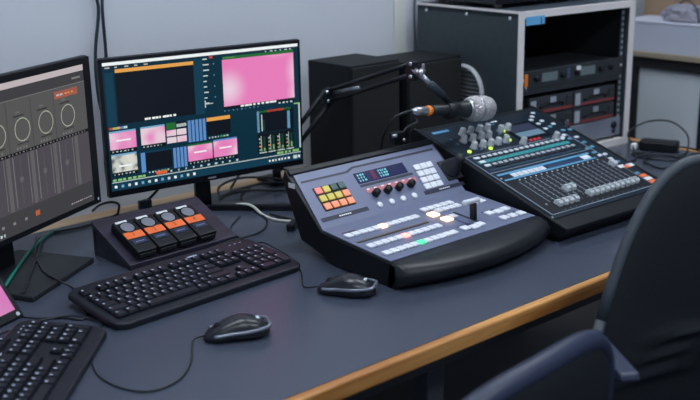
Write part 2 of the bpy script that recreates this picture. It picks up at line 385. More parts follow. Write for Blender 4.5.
# --- left monitor
la = R(27.5)
lmon = thing('monitor', 'black monitor at far left showing a grey audio mixer program with round dials', 'monitor', (.59 + .27 * math.cos(la), .691 + .27 * math.sin(la), HZ), la)
LZ, LH = .088, .342
hb = MB().box(-.27, .27, 0, .020, LZ, LZ + LH, .005); hb.box(-.2, .2, .0198, .05, LZ + .06, LZ + LH - .06, .008)
obj('housing', hb, BLACK, lmon)
obj('bezel', MB().box(-.268, .268, -.0015, 0, LZ + .002, LZ + .0135).box(-.268, -.252, -.0015, 0, LZ + .0135, LZ + LH - .002).box(.2435, .268, -.0015, 0, LZ + .0135, LZ + LH - .002).box(-.252, .2435, -.0015, 0, LZ + LH - .0165, LZ + LH - .002), BLACK, lmon)
obj('power_light', MB().box(.256, .260, -.0022, -.0016, LZ + .010, LZ + .016), mat('indicator_pale', srgb(150, 160, 190), .4, emit=srgb(140, 150, 190), strength=.6), lmon)
G1 = glow('panel_grey', 84, 84, 84); G2 = glow('panel_dark', 62, 62, 65); G3 = glow('panel_mid', 102, 101, 101); G4 = glow('bar_pale', 188, 178, 182); G5 = glow('ring_pale', 196, 205, 186); G6 = glow('panel_line', 124, 123, 122); G7 = glow('button_orange', 236, 98, 46); G8 = glow('strip_black', 20, 21, 24); G9 = glow('dot_orange', 178, 92, 56); G10 = glow('strip_purple', 76, 72, 79); G0 = glow('dial_grey', 58, 60, 61)
ui = UI(MW)
ui.rect(.018, .0135, .5135, .3255, G2); ui.layer()
ui.rect(.018, .3125, .5135, .3255, G4); ui.rect(.018, .181, .5135, .288, G1); ui.rect(.018, .060, .5135, .1745, G10)
ui.rect(.018, .2875, .5135, .289, G6); ui.rect(.405, .265, .486, .2805, G7); ui.rect(.47, .298, .5, .302, G6)
for k in range(-1, 6):
    u = .020 + k * .0762; a = max(u, .0185)
    if u > .01: ui.rect(u - .0012, .181, u + .0012, .287, G2)
    cx = u + .0395
    if 0.03 < cx < .47: ui.ring(cx + .0055, .2235, .0245, .0019, G5)
    if cx > .5 or cx < .04: continue
    ui.rect(max(cx - .012, .019), .258, cx + .002, .263, G6); ui.rect(max(cx - .02, .019), .2515, cx + .014, .2545, G8)
    ui.rect(max(cx - .014, .019), .194, cx + .022, .1965, G8)
    ui.dashes(max(cx - .018, .019), cx + .02, .184, .005, G6, 4, .5, False)
    ui.rect(u + .060, .062, min(u + .072, .513), .1735, G3) if u + .06 < .505 else None
    ui.rect(max(u + .004, .019), .066, u + .007, .172, G6); ui.rect(max(u + .052, .019), .066, u + .054, .172, G6)
    if u + .02 > 0.02:
        ui.ring(u + .027, .122, .0062, .0062, G3); ui.rect(u + .0263, .07, u + .0273, .168, G3)
ui.rect(.018, .1745, .5135, .181, G8)
ui.rect(.45, .0, .4501, .0001, G8)
for u, c in ((.20, G6), (.235, G6), (.272, G6), (.307, G9)): ui.rect(u, .034, u + (.014 if c is G9 else .008), .034 + (.011 if c is G9 else .006), c)
ui.dashes(.43, .508, .0245, .0028, G4, 10, .5); ui.dashes(.16, .215, .018, .006, S_PALE, 5, .5)
ui.layer()
ui.dashes(.02, .51, .1762, .003, G6, 44, .4); ui.dashes(.412, .436, .2705, .004, G4, 2, .8, False); ui.dashes(.442, .475, .271, .003, S_ORANGE, 3, .7)
obj('screen', ui.mb, ui.mats, lmon, (0, -.0005, LZ))
obj('stand_neck', MB().prism([(-.03, 0), (.03, 0), (.026, .18), (-.026, .18)], .06, .078, 'y', .003), BLACK, lmon, (0, 0, .011))
obj('neck_bracket', MB().box(-.05, .05, .049, .08, .15, .26, .004), BLACK, lmon)
fb = MB().prism([(-.125, -.105), (.118, -.078), (.112, .118), (-.118, .118)], 0, .012, 'z', .003)
obj('stand_foot', fb, mat('stand_matte_black', (0.011, 0.014, 0.019, 1), .55), lmon)

# --- tablet at the lower left
ta = R(23); tilt = R(55)
tab = thing('tablet', 'black tablet with a pink picture leaning back beside the left monitor foot', 'tablet', (.725 - .12 * math.cos(ta), .606 - .12 * math.sin(ta), HZ), ta)
Mt = Matrix.Rotation(tilt - R(90), 4, 'X')
rr = (tilt - R(90), 0, 0)
obj('body', MB().box(-.12, .12, 0, .009, .004, .170, .003), BLACK, tab, rot=rr)
tu = UI(.24); tu.rect(.012, .021, .227, .158, S_PINK2)
tscr = glow_gradient('pink_tablet', [(0.3, (214, 110, 190)), (0.55, (222, 140, 196)), (0.8, (226, 196, 214))], 7.0, (.6, 0, .2), .9)
tu = UI(.24); tu.rect(.012, .022, .227, .158, tscr)
obj('screen', tu.mb, tu.mats, tab, (0, -.0006, 0), rr)
obj('kickstand', MB().prism([(.008, .001), (.012, .001), (.0815, .112), (.0775, .112)], -.05, .05, 'x').box(-.05, .05, .006, .13, 0.0, .003), BLACK, tab, (0, .012, 0))
obj('button', MB().lathe([(.004, 0), (.004, .001), (.0032, .0014)], Matrix.Rotation(R(90), 4, 'X')), GREYBTN, tab, tuple(Matrix.Rotation(tilt - R(90), 3, 'X') @ Vector((.107, -.0005, .012))), rr)

# ------------------------------------------------------------------ keyboards
KEYMESH = {}
def key_obj(name, w, d, parent, x, y, z, slope):
    k = (round(w, 4), round(d, 4))
    if k not in KEYMESH:
        mb = MB(); g = .0013; w2, d2 = w / 2 - g, d / 2 - g; i = .0025; h = .0075
        lo = [(-w2, -d2, 0), (w2, -d2, 0), (w2, d2, 0), (-w2, d2, 0)]; md = [(x_, y_, h * .55) for x_, y_, _ in lo]; hi = [(-w2 + i, -d2 + i * .8, h), (w2 - i, -d2 + i * .8, h), (w2 - i, d2 - i * .6, h * .93), (-w2 + i, d2 - i * .6, h * .93)]
        for A, B in ((lo, md), (md, hi)):
            for q in range(4): mb.face([A[q], A[(q + 1) % 4], B[(q + 1) % 4], B[q]])
        mb.face(hi)
        mb.mi = 1
        lw = .0040
        mb.face([(-w2 + i + .001, d2 - .0085, h + .0001), (-w2 + i + .001 + lw, d2 - .0085, h + .0001), (-w2 + i + .001 + lw, d2 - .0038, h - .0001), (-w2 + i + .001, d2 - .0038, h - .0001)])
        KEYMESH[k] = obj(name, mb, [KEYCAP, LEGENDGLINT], parent, (x, y, z), (slope, 0, 0)); return KEYMESH[k]
    return inst(name, KEYMESH[k], parent, (x, y, z), (slope, 0, 0))

def keyboard(label, loc, rz, W=.462, D=.197, cable=None):
    t = thing('keyboard', label, 'keyboard', loc, rz, 'black desktop keyboards')
    zf, zb = .013, .032
    out = [(.02, 0), (W - .02, 0), (W - .004, .012), (W, .04), (W - .002, D - .02), (W - .022, D - .003), (W * .5, D + .003), (.022, D - .003), (.002, D - .02), (0, .04), (.004, .012)]
    mb = MB(); tb = bmesh.new(); n = len(out)
    def zt(y): return zf + (zb - zf) * y / D
    A = [tb.verts.new((x, y, zt(y) - .013)) for x, y in out]; B = [tb.verts.new((x, y, zt(y))) for x, y in out]
    tb.faces.new(A); tb.faces.new(B)
    for i in range(n): tb.faces.new((A[i], A[(i + 1) % n], B[(i + 1) % n], B[i]))
    bmesh.ops.recalc_face_normals(tb, faces=list(tb.faces))
    bmesh.ops.bevel(tb, geom=list(tb.edges), offset=.0035, segments=2, profile=.5, affect='EDGES')
    mb.merge(tb); obj('body', mb, KEYBODY, t)
    for x in (.05, W - .05):
        obj('foot', MB().box(x - .015, x + .015, D - .03, D - .016, 0, zt(D - .03) - .011, .001), RUBBER, t)
        obj('front_foot', MB().box(x - .012, x + .012, .010, .020, 0, .0025), RUBBER, t)
    sl = math.atan2(zb - zf, D)
    u = (W - .034) / 22.55; rp = .0222; x0 = .017; y0 = .036
    def K(name, c, w, r, hh=1):
        y = y0 + rp * (r + hh / 2 - .5) + (.008 if r >= 5 else 0)
        key_obj(name, w * u, rp * hh, t, x0 + (c + w / 2) * u, y, zt(y) + .0002, sl)
    rows = [[1.25, 1.25, 1.25, 6.25, 1.25, 1.25, 1.25, 1.25], [2.25] + [1] * 10 + [2.75], [1.75] + [1] * 11 + [2.25], [1.5] + [1] * 12 + [1.5], [1] * 13 + [2]]
    for r, row in enumerate(rows):
        c = 0
        for w in row: K('key', c, w, r); c += w
    K('function_key', 0, 1, 5)
    for g in range(3):
        for i in range(4): K('function_key', 2 + g * 4.5 + i, 1, 5)
    for i in range(3): K('function_key', 15.25 + i, 1, 5)
    for r in (4, 3):
        for i in range(3): K('navigation_key', 15.25 + i, 1, r)
    for i in range(3): K('navigation_key', 15.25 + i, 1, 0)
    K('navigation_key', 16.25, 1, 1)
    for r in (4, 3, 2, 1):
        for i in range(3 if r != 0 else 2): K('numpad_key', 18.55 + i, 1, r)
    K('numpad_key', 18.55, 2, 0); K('numpad_key', 20.55, 1, 0); K('numpad_key', 21.55, 1, 4); K('numpad_key', 21.55, 1, 2, 2); K('numpad_key', 21.55, 1, 0, 2)
    yb = D - .018
    obj('logo', MB().box(W * .62, W * .62 + .024, yb - .004, yb + .001, zt(yb) - .0003, zt(yb) + .0006), LEGENDGLINT, t)
    for i in range(3): obj('indicator_light', MB().box(W * .86 + i * .014, W * .86 + i * .014 + .004, yb - .004, yb - .002, zt(yb - .002) - .0002, zt(yb - .002) + .0007), LEGENDGLINT, t)
    if cable: obj('cable', MB().tube(cable, .0022), CABLE, t)
    return t
def rel(P, loc, rz):
    c, s = math.cos(-rz), math.sin(-rz)
    out = []
    for p in P:
        x, y = p[0] - loc[0], p[1] - loc[1]
        out.append((x * c - y * s, x * s + y * c, p[2]))
    return out
kl, kr = (.815, .412), R(4)
keyboard('black keyboard in the middle of the desk in front of the tilted wooden stand', (kl[0], kl[1], HZ), kr, cable=rel([(1.14, .625, .025), (1.155, .66, .012), (1.205, .70, .0026), (1.27, .71, .0026), (1.36, .72, .0026), (1.43, .79, .0026), (1.46, .90, .0026), (1.50, 1.0, .0026), (1.58, 1.07, .0026)], kl, kr))
k2a = R(48)
k2l = (.80 - .455 * math.cos(k2a), .42 - .455 * math.sin(k2a))
keyboard('black keyboard at the lower left corner below the pink tablet', (k2l[0], k2l[1], HZ), k2a, D=.165, cable=rel([(.62, .44, .022), (.605, .462, .012), (.60, .50, .0026), (.64, .55, .0026), (.72, .565, .0026), (.77, .55, .0026), (.80, .515, .0026), (.845, .60, .0026), (.86, .68, .0026), (.845, .72, .014), (.85, .80, .014), (.90, .95, .014), (.96, 1.05, .0026)], k2l, k2a))

# ------------------------------------------------------------------ mice
def mouse(label, nose, tail, cable, wd=.062):
    n = Vector((*nose, 0)); tl = Vector((*tail, 0)); d = n - tl; L = d.length; rz = math.atan2(d.y, d.x)
    c = (n + tl) / 2
    t = thing('mouse', label, 'mouse', (c.x, c.y, HZ), rz, 'black corded mice')
    # local +x is the nose
    NX, NY = 22, 16
    def half(s): return wd / 2 * (1 - abs(s) ** 3.2) ** .5 * (1.0 - .10 * s) * (1 - .12 * math.exp(-((s - .25) / .3) ** 2))
    def top(s): return .037 * (1 - abs(s * .97 - .0) ** 2.6) ** .55 * (1 - .30 * max(s + .1, 0)) * (.92 + .08 * math.cos(s * 3))
    def surf(zfrac0, zfrac1, infl):
        mb = MB(); tb = bmesh.new(); G = []
        for i in range(NX + 1):
            s = -1 + 2 * i / NX; s = math.sin(s * math.pi / 2); s = max(min(s, .9995), -.9995); row = []
            for j in range(NY + 1):
                a = math.pi * j / NY
                y = half(s) * math.copysign(abs(math.cos(a)) ** .75, math.cos(a)); z = top(s) * abs(math.sin(a)) ** .8
                row.append(tb.verts.new((s * L / 2 * infl, y * infl, .003 + z)))
            G.append(row)
        for i in range(NX):
            for j in range(NY): tb.faces.new((G[i][j], G[i + 1][j], G[i + 1][j + 1], G[i][j + 1]))
        for i in range(NX): tb.faces.new((G[i][0], G[i][NY], G[i + 1][NY], G[i + 1][0]))
        bmesh.ops.remove_doubles(tb, verts=list(tb.verts), dist=1e-6)
        bmesh.ops.recalc_face_normals(tb, faces=list(tb.faces)); mb.merge(tb, None, True); return mb
    obj('shell', surf(0, 1, 1), mat('mouse_black', (.012, .014, .020, 1), .3), t)
    # silver band round the rear and the sides
    pts = []
    for i in range(25):
        a = math.pi * (.22 + 1.56 * i / 24)
        s = math.cos(a) * .93
        y = half(max(min(s, .999), -.999)) * (1 if math.sin(a) > 0 else -1) * 1.015
        if abs(s) > .92: y *= abs(math.sin(a)) ** .3
        pts.append((s * L / 2 * 1.045, y, .0125 + .004 * (1 - s)))
    obj('side_band', MB().tube(pts, .0036, 8, 2), mat('mouse_silver_band', srgb(120, 126, 140), .3, .4), t)
    obj('button_split', MB().tube([(.93 * L / 2, 0, .003 + top(.93) + .0002), (.7 * L / 2, 0, .003 + top(.7) + .0001), (.35 * L / 2, 0, .003 + top(.35) - .0001), (.1 * L / 2, 0, .003 + top(.1) - .0003)], .0007, 6, 4), RUBBER, t)
    for sy in (-1, 1):
        obj('button_seam', MB().tube([(.1 * L / 2, sy * .001, .003 + top(.1) - .0003), (.08 * L / 2, sy * .012, .003 + top(.08) * .965), (.05 * L / 2, sy * .022, .003 + top(.05) * .80)], .0006, 6, 4), RUBBER, t)
    obj('wheel', MB().cyl((.56 * L / 2, -.0035, .003 + top(.56) - .003), (.56 * L / 2, .0035, .003 + top(.56) - .003), .0075, bev=.001), RUBBER, t)
    obj('logo', MB().box(-.62 * L / 2 - .004, -.62 * L / 2 + .004, -.006, .006, .003 + top(.62) - .0035, .003 + top(-.62) + .0006), GREYBTN, t)
    obj('glide_pad', MB().box(-.03, .03, -.018, .018, 0, .0035), RUBBER, t)
    obj('cable', MB().tube(rel([(n.x - d.x / L * .004, n.y - d.y / L * .004, .011)] + cable, (c.x, c.y), rz), .0017), CABLE, t)
    return t
mouse('black corded mouse alone on the open desk in front of the middle keyboard', (.910, .277), (1.022, .231),
      [(.893, .283, .006), (.878, .265, .002), (.84, .21, .002), (.79, .168, .002), (.735, .165, .002), (.705, .215, .002), (.705, .29, .002), (.75, .39, .002), (.79, .44, .002), (.815, .48, .002), (.79, .53, .0065), (.74, .575, .002), (.70, .64, .0025)])
mouse('black corded mouse beside the front left corner of the grey video switcher', (1.214, .329), (1.285, .233),
      [(1.206, .342, .006), (1.210, .370, .002), (1.25, .425, .002), (1.275, .47, .002), (1.285, .52, .012), (1.297, .60, .012), (1.297, .63, .012), (1.30, .662, .002), (1.302, .74, .002), (1.33, .80, .002), (1.40, .86, .0022)])

# ------------------------------------------------------------------ wedge stand with the four packs
wl, wr = (1.0, .70), R(3)
wst = thing('desk_stand', 'dark stained wooden wedge stand tilted towards the middle keyboard', 'stand', (wl[0], wl[1], HZ), wr)
sa = math.atan2(.066, .148)
obj('board', MB().prism([(0, .002), (.148, .068), (.146, .078), (-.004, .012)], 0, .285, 'x', .0015), PURPLEWOOD, wst)
obj('back_board', MB().box(.002, .283, .136, .1465, 0, .0625, .001), PURPLEWOOD, wst)
for x in (.003, .273):
    obj('side_board', MB().prism([(.006, 0), (.1355, 0), (.1355, .061), (.006, .0035)], x, x + .009, 'x', .0008), PURPLEWOOD, wst)
obj('front_lip', MB().prism([(-.004, .0), (.004, .0), (.004, .0035), (-.004, .0118)], 0, .285, 'x'), PURPLEWOOD, wst)
ca, sn = math.cos(sa), math.sin(sa)
cw, sw = math.cos(wr), math.sin(wr)
for i in range(4):
    lx = .022 + i * .0535; s0 = .010
    yy, zz = -.004 + s0 * ca, .012 + s0 * sn + .0002
    wx, wy = wl[0] + lx * cw - yy * sw, wl[1] + lx * sw + yy * cw
    lab = ('leftmost', 'second from left', 'third from left', 'rightmost')[i]
    p = thing('intercom_pack', 'black pack with orange label numbered %d, %s on the stand' % (i + 1, lab), 'pack', (wx, wy, HZ + zz), rot=Euler((sa, 0, wr)), group='packs on the tilted stand')
    obj('body', MB().box(0, .050, 0, .109, 0, .022, .003), BLACK, p)
    obj('disc', MB().lathe([(.0155, 0), (.0155, .001), (.015, .0015), (0, .0015)], None, 28), GREYDISC, p, (.024, .083, .0221))
    obj('disc_ring', MB().lathe([(.0185, 0), (.0185, .0012), (.0158, .0018), (.0158, 0)], None, 28), BLACKGLOSS, p, (.024, .083, .0221))
    ol = MB().box(.002, .048, .045, .0665, .022, .0227); ol.mi = 1
    ol.text(str(i + 1), .015, Matrix.Translation((.024, .056, .0229)))
    obj('number_label', ol, [ORANGE, mat('label_ink', srgb(96, 44, 28), .6)], p)
    obj('top_label', MB().box(.006, .034, .1005, .1068, .0216, .0230), LABELW, p)
    obj('button_plate', MB().box(.007, .041, .0245, .0395, .022, .0236, .0006), mat('pack_button_plate', srgb(34, 44, 72), .35), p)
    bl = MB()
    for q in range(4): bl.box(.014 + q * .0055, .0175 + q * .0055, .030, .0325, .0236, .024)
    obj('lettering', bl, mat('pack_print', srgb(130, 145, 190), .5), p)
    obj('bottom_groove', MB().box(.001, .047, .015, .0175, .0215, .0224), mat('groove_black', (.004, .004, .006, 1), .6), p)
    obj('side_clip', MB().box(.004, .044, -.0035, .0, .004, .016, .001), BLACK, p)

# ------------------------------------------------------------------ video switcher
sl_ = (1.33, .237)
sw_ = thing('video_switcher', 'sloping grey and black video switcher console with lit buttons in the desk middle', 'switcher', (sl_[0], sl_[1], HZ), 0)
SW = .456
prof = [(.0, .0), (.16, .003), (.29, .034), (.350, .160), (.343, .181), (.3405, .1815), (.2185, .0685), (-.013, .0505), (-.013, .015)]
obj('body', MB().prism(prof, 0, SW, 'x', .002), BLACK, sw_)
obj('rear_foot', MB().box(.06, SW - .06, .19, .24, 0, .019, .002), RUBBER, sw_)
def bow(x): q = (x - SW / 2) / (SW / 2); return -.046 * (1 - q * q)
rest = MB(); tb = bmesh.new(); G = []
for i in range(33):
    x = SW * i / 32; b = bow(x); e = 1.0
    sec = [(.0045, .0555), (-.012 + b * .45, .0545), (-.028 + b * .85, .048), (-.037 + b, .038), (-.038 + b, .028), (-.032 + b, .016), (-.015 + b * .95, .004), (.0 + b * .9, .0), (.010, .0), (.008, .03)]
    G.append([tb.verts.new((x, y, z)) for y, z in sec])
for i in range(32):
    for j in range(10): tb.faces.new((G[i][j], G[i + 1][j], G[i + 1][(j + 1) % 10], G[i][(j + 1) % 10]))
tb.faces.new(G[0]); tb.faces.new(G[-1]); bmesh.ops.recalc_face_normals(tb, faces=list(tb.faces)); rest.merge(tb, None, True)
o = obj('palm_rest', rest, mat('palm_rest_vinyl', (.009, .011, .015, 1), .40, spec=.35), sw_)
# plates: local frames  U (upper) and Lw (lower)
ua = math.atan2(.112, .121); lo_a = math.atan2(.018, .233)
UPPER = bpy.data.objects.new('upper_panel', None)
def plate(name, origin, tilt, mb, mats):
    o = obj(name, mb, mats, sw_, origin, (tilt, 0, 0)); return o
up = plate('upper_panel', (.0, .220, .0712), ua, MB().prism([(.004, .0), (SW - .004, .0), (SW - .010, .146), (.012, .146)], -.0015, .0022, 'z', .0008), PANEL)
lp = plate('lower_panel', (.0, -.013, .0532), lo_a, MB().box(.003, SW - .003, .018, .2325, -.0015, .0022, .001), PANEL)
T = .0022
# upper panel pieces (sub-parts of the upper panel)
gv = MB().prism([(.02, .1215), (.155, .1215), (.175, .1295), (SW - .02, .1295), (SW - .02, .1345), (.173, .1345), (.151, .1265), (.02, .1265)], T - .0005, T + .0006, 'z')
obj('panel_groove', gv, BEVELBLUE, up)
obj('raised_edge', MB().box(.004, SW - .004, .1475, .161, -.0015, .0045, .002), BLACK, up)
obj('keypad_frame', MB().box(.038, .127, .040, .103, T - .0003, T + .0012, .0005), mat('keypad_black', (.008, .009, .012, 1), .5), up)
KC = {'p': (228, 126, 120), 'y': (190, 176, 82), 'g': (62, 88, 82), 'o': (232, 142, 104), 'd': (66, 92, 92)}
for r, row in enumerate(('pygd', 'yyyo', 'oooo')):
    for c, k in enumerate(row):
        b = obj('keypad_button', MB().box(-.0088, .0088, -.008, .008, 0, .004, .0012), mat('keypad_' + k, srgb(*KC[k]), .4, emit=srgb(*KC[k]), strength=.35 if k not in 'gd' else .05), up, (.038 + .0222 * (c + .5), .103 - .021 * (r + .5), T + .001))
        if k in 'py' and r == 0: b['label'] = 'pink lit button' if k == 'p' else 'yellow lit button'
du = MB().box(.165, .320, .086, .115, T - .0003, T + .0014, .0005); du.mi = 1
for x in (.172, .180, .188, .236, .243, .250, .257):
    for k in range(3): du.box(x, x + random.choice((.0055, .004, .003)), .0905 + k * .0075, .0955 + k * .0075, T + .0013, T + .0016)
du.mi = 2; du.box(.214, .218, .0885, .113, T + .0013, T + .0016).box(.220, .224, .0885, .113, T + .0013, T + .0016)
obj('display', du, [glow('lcd_blue', 34, 40, 96, .75), glow('lcd_cyan', 120, 210, 225), glow('lcd_red', 110, 40, 80)], up)
obj('display_sill', MB().box(.165, .330, .077, .083, T - .0003, T + .0008), BEVELBLUE, up)
obj('red_strip', MB().box(.172, .330, .058, .0705, T - .0003, T + .0012, .0004), mat('strip_pink_red', srgb(196, 116, 124), .45), up)
dm = MB()
for k in range(7): dm.box(.176 + k * .022, .184 + k * .022, .066, .0695, T + .0012, T + .0015)
obj('strip_lettering', dm, LABELW, up)
for x in (.192, .228, .264, .302):
    obj('dial', MB().lathe([(.0095, 0), (.009, .012), (.0075, .0145), (0, .0148)]), BLACKGLOSS, up, (x, .052, T))
for x in (.185, .222, .258, .294):
    obj('round_button', MB().lathe([(.0075, 0), (.0075, .003), (.006, .0045), (0, .005)]), WHITEBTN, up, (x, .022, T))
for x0, x1 in ((.015, .150), (.328, .462)):
    obj('label_strip', MB().box(x0, x1, .0165, .0265, T - .0003, T + .0007), BEVELBLUE, up)
    lm_ = MB()
    for k in range(6): lm_.box((x0 + x1) / 2 - .018 + k * .006, (x0 + x1) / 2 - .0135 + k * .006, .020, .023, T + .0006, T + .0009)
    obj('strip_lettering', lm_, LABELW, up)
for r in range(4):
    for c in range(3):
        obj('number_button', MB().box(-.0095, .0095, -.0080, .0080, 0, .005, .0022), WHITEBTN, up, (.352 + c * .0205 - r * .002, .092 - r * .0185, T))
jb = MB().box(.420, .472, .036, .094, T - .0005, T + .004, .002)
obj('joystick_base', jb, mat('joystick_base_black', (.010, .012, .016, 1), .5), up)
obj('joystick', MB().lathe([(.0255, 0), (.025, .005), (.021, .007), (.0225, .011), (.0185, .0145), (.0195, .018), (.0155, .0215), (.0165, .025), (.0115, .031), (.0095, .036), (.0125, .044), (.0125, .050), (.009, .054), (0, .0555)]), mat('joystick_rubber', (.012, .014, .019, 1), .55), up, (.446, .065, T + .004))
obj('edge_sticker', MB().box(-.0006, .0002, .306, .328, .147, .158), LABELW, sw_)
# lower panel pieces
def lbtn(x, s, col=None, w=.0176, d=.0178, name='button', lab=None, e=None):
    m_ = WHITEBTN if col is None else mat('lit_' + name + str(col[0]) + '_' + str(col[1]), srgb(*col), .35, emit=srgb(*col), strength=e or 1.2)
    b = obj(name, MB().box(-w / 2, w / 2, -d / 2, d / 2, 0, .0052, .0022), m_, lp, (x, s, T))
    if lab: b['label'] = lab
    return b
for r, s in ((0, .168), (1, .098), (2, .050)):
    hot = {0: 5, 1: 5, 2: 5}[r]
    n = 11
    for c in range(n):
        x = .022 + c * .0196
        if c == hot: lbtn(x, s, ((255, 214, 170), (255, 150, 140), (70, 190, 140))[r], name='lit_button', lab=('orange lit button', 'pink lit button', 'green lit button')[r], e=(2.0, 1.8, 1.3)[r])
        else: lbtn(x, s)
obj('row_strip', MB().box(.014, .222, .127, .135, T - .0003, T + .0007), mat('row_strip_dark', srgb(26, 28, 34), .5), lp)
obj('row_strip_line', MB().box(.014, .222, .1315, .1335, T + .0006, T + .0009), mat('row_strip_yellow', srgb(140, 118, 62), .5), lp)
obj('row_label', MB().box(.022, .058, .183, .190, T - .0003, T + .0008), BEVELBLUE, lp)
for c in range(5): lbtn(.268 + c * .0205, .189)
for c in range(4): lbtn(.290 + c * .0200, .166)
lbtn(.262, .155, (255, 206, 160), .023, .023, 'lit_button', 'large orange lit button in the upper group', 2.2)
lbtn(.266, .116, (255, 205, 165), .023, .023, 'lit_button', 'large orange lit button in the lower group', 2.0)
lbtn(.291, .121)
for x, s in ((.257, .053), (.280, .046), (.302, .05), (.373, .086), (.398, .082), (.378, .046), (.404, .045), (.432, .044), (.392, .155), (.420, .156), (.424, .084)): lbtn(x, s, w=.0215, d=.0195)
for x0, s0 in ((.250, .066), (.365, .100), (.395, .060), (.385, .170)): obj('button_label', MB().box(x0, x0 + .04, s0, s0 + .0045, T - .0003, T + .0007), BEVELBLUE, lp)
obj('fader_slot', MB().box(.312, .318, .048, .142, T - .0003, T + .0007), mat('slot_black', (.004, .004, .006, 1), .6), lp)
obj('blue_scale', MB().box(.282, .2865, .070, .112, T - .0003, T + .0007), mat('blue_mark', srgb(40, 60, 130), .5), lp)
tb_ = obj('transition_lever', MB().box(-.004, .004, -.008, .008, 0, .044, .0015), BLACK, lp, (.319, .085, T), (R(6), R(-14), 0))
hd = MB().cyl((-.026, 0, 0), (.020, 0, 0), .0060, bev=.002); hd.sphere((-.026, 0, -.001), .0072)
obj('lever_handle', hd, GREYBTN, tb_, (0, 0, .049), (0, R(16), 0))

# ------------------------------------------------------------------ audio mixer
ql, qr = (1.80, .165), R(-2)
q = thing('audio_mixer', 'black digital audio mixing desk with rows of faders beside the switcher', 'audio mixer', (ql[0], ql[1], HZ), qr)
QW, QD = .446, .50
obj('body', MB().prism([(.03, .0), (.46, .0), (.512, .06), (.512, .172), (.500, .186), (.0, .0355), (.002, .028)], 0, QW, 'x', .003), QUBLACK, q)
for x in (.05, QW - .05):
    obj('end_cheek', MB().prism([(.015, .012), (.47, .012), (.515, .06), (.516, .178), (.502, .190), (-.002, .039), (-.002, .030)], -.005 if x < .2 else QW - .004, .004 if x < .2 else QW + .004, 'x', .003), QUBLACK, q)
qa = math.atan2(.149, .5)
qp = obj('top_panel', MB().box(.010, QW - .008, .045, .505, -.002, .0012, .0006), QUBLUE, q, (0, 0, .0365), (qa, 0, 0))
t0 = .0012
def qbox(name, x0, x1, s0, s1, h, m_, r=0): return obj(name, MB().box(x0, x1, s0, s1, t0 - .0004, t0 + h, r), m_, qp)
# printed lines and strips
pl = MB()
for a in ((.020, .4, .0585, .060), (.020, .4, .265, .2665), (.020, .40, .352, .3535), (.016, .0175, .0585, .353), (.4, .4015, .0585, .353)): pl.box(a[0], a[1], a[2], a[3], t0 - .0002, t0 + .0008)
for k in range(17): pl.box(.0574 + k * .0197, .0590 + k * .0197, .105, .207, t0 - .0002, t0 + .0009)
obj('printed_lines', pl, QULINE, qp)
qbox('fader_area', .018, .402, .062, .2235, .0006, mat('mixer_fader_black', srgb(11, 16, 25), .45, spec=.3))
qbox('strip_band', .028, .37, .2215, .2275, .0010, QULIGHT); qbox('strip_band', .028, .37, .2475, .2545, .0010, QULIGHT)
qbox('level_strip', .030, .370, .3115, .3255, .0008, QUTEAL); qbox('level_strip', .03, .37, .2745, .2805, .0008, mat('mixer_teal_dark', srgb(30, 66, 84), .4))
for k in range(6): qbox('name_window', .066 + k * .0202, .0832 + k * .0202, .2295, .2455, .0012, QUWHITE)
qbox('lcd_strip', .192, .323, .2295, .2455, .0010, mat('mixer_lcd_strip', srgb(34, 58, 92), .3)); qbox('name_window', .328, .358, .229, .2455, .0012, QUWHITE)
# channel buttons
def rowbtn(name, s, m_, d=.009, w=.0125, h=.003, n=16, x0=.068, p=.0197):
    first = None
    for k in range(n):
        loc = (x0 + k * p, s, t0)
        if first is None: first = obj(name, MB().box(-w / 2, w / 2, -d / 2, d / 2, 0, h, .001), m_, qp, loc)
        else: inst(name, first, qp, loc)
rowbtn('mute_button', .338, GREYBTN); rowbtn('select_button', .299, mat('mixer_mid_button', srgb(178, 184, 192), .42)); rowbtn('solo_button', .286, mat('mixer_dark_button', srgb(28, 34, 42), .45), .006)
rowbtn('meter_light', .3185, mat('mixer_teal_light', srgb(60, 170, 150), .4, emit=srgb(40, 160, 140), strength=.25), .004, .006, .001)
for s in (.338, .318, .299): qbox('side_button', .034, .052, s - .005, s + .005, .003, GREYBTN, .001)
rowbtn('dot_button', .2135, GREYBTN, .004, .004, .002)
rowbtn('lower_dot', .0655, mat('mixer_dot', srgb(120, 130, 140), .5), .003, .003, .001)
# faders
fx = [.068 + k * .0197 for k in range(16)]
fs = [.088] * 4 + [.133] * 2 + [.092] * 10
slot_m = mat('fader_slot_black', (.003, .003, .004, 1), .6)
sm = MB()
for x in fx: sm.box(x - .0014, x + .0014, .077, .207, t0 + .0003, t0 + .0009)
obj('fader_slots', sm, slot_m, qp)
scm = MB()
for x in fx:
    for j in range(9): scm.box(x + .0040, x + .0085, .085 + j * .014, .0864 + j * .014, t0 + .0003, t0 + .0008)
obj('fader_scale', scm, QULINE, qp)
f0 = None
capmb = MB().prism([(-.0105, 0), (-.0095, .009), (-.003, .0125), (0, .0105), (.003, .0125), (.0095, .009), (.0105, 0)], -.0062, .0062, 'x', .0006)
capmb.mi = 1; capmb.box(-.0063, .0063, -.0007, .0007, .0104, .0110)
for x, s in zip(fx, fs):
    if f0 is None: f0 = obj('fader_cap', capmb, [FADERCAP, BLACK], qp, (x, s, t0 + .0006))
    else: inst('fader_cap', f0, qp, (x, s, t0 + .0006))
obj('fader_cap', MB().prism([(-.0105, 0), (-.0095, .009), (-.003, .0125), (0, .0105), (.003, .0125), (.0095, .009), (.0105, 0)], -.0072, .0072, 'x', .0006), FADERCAP, qp, (.384, .180, t0))
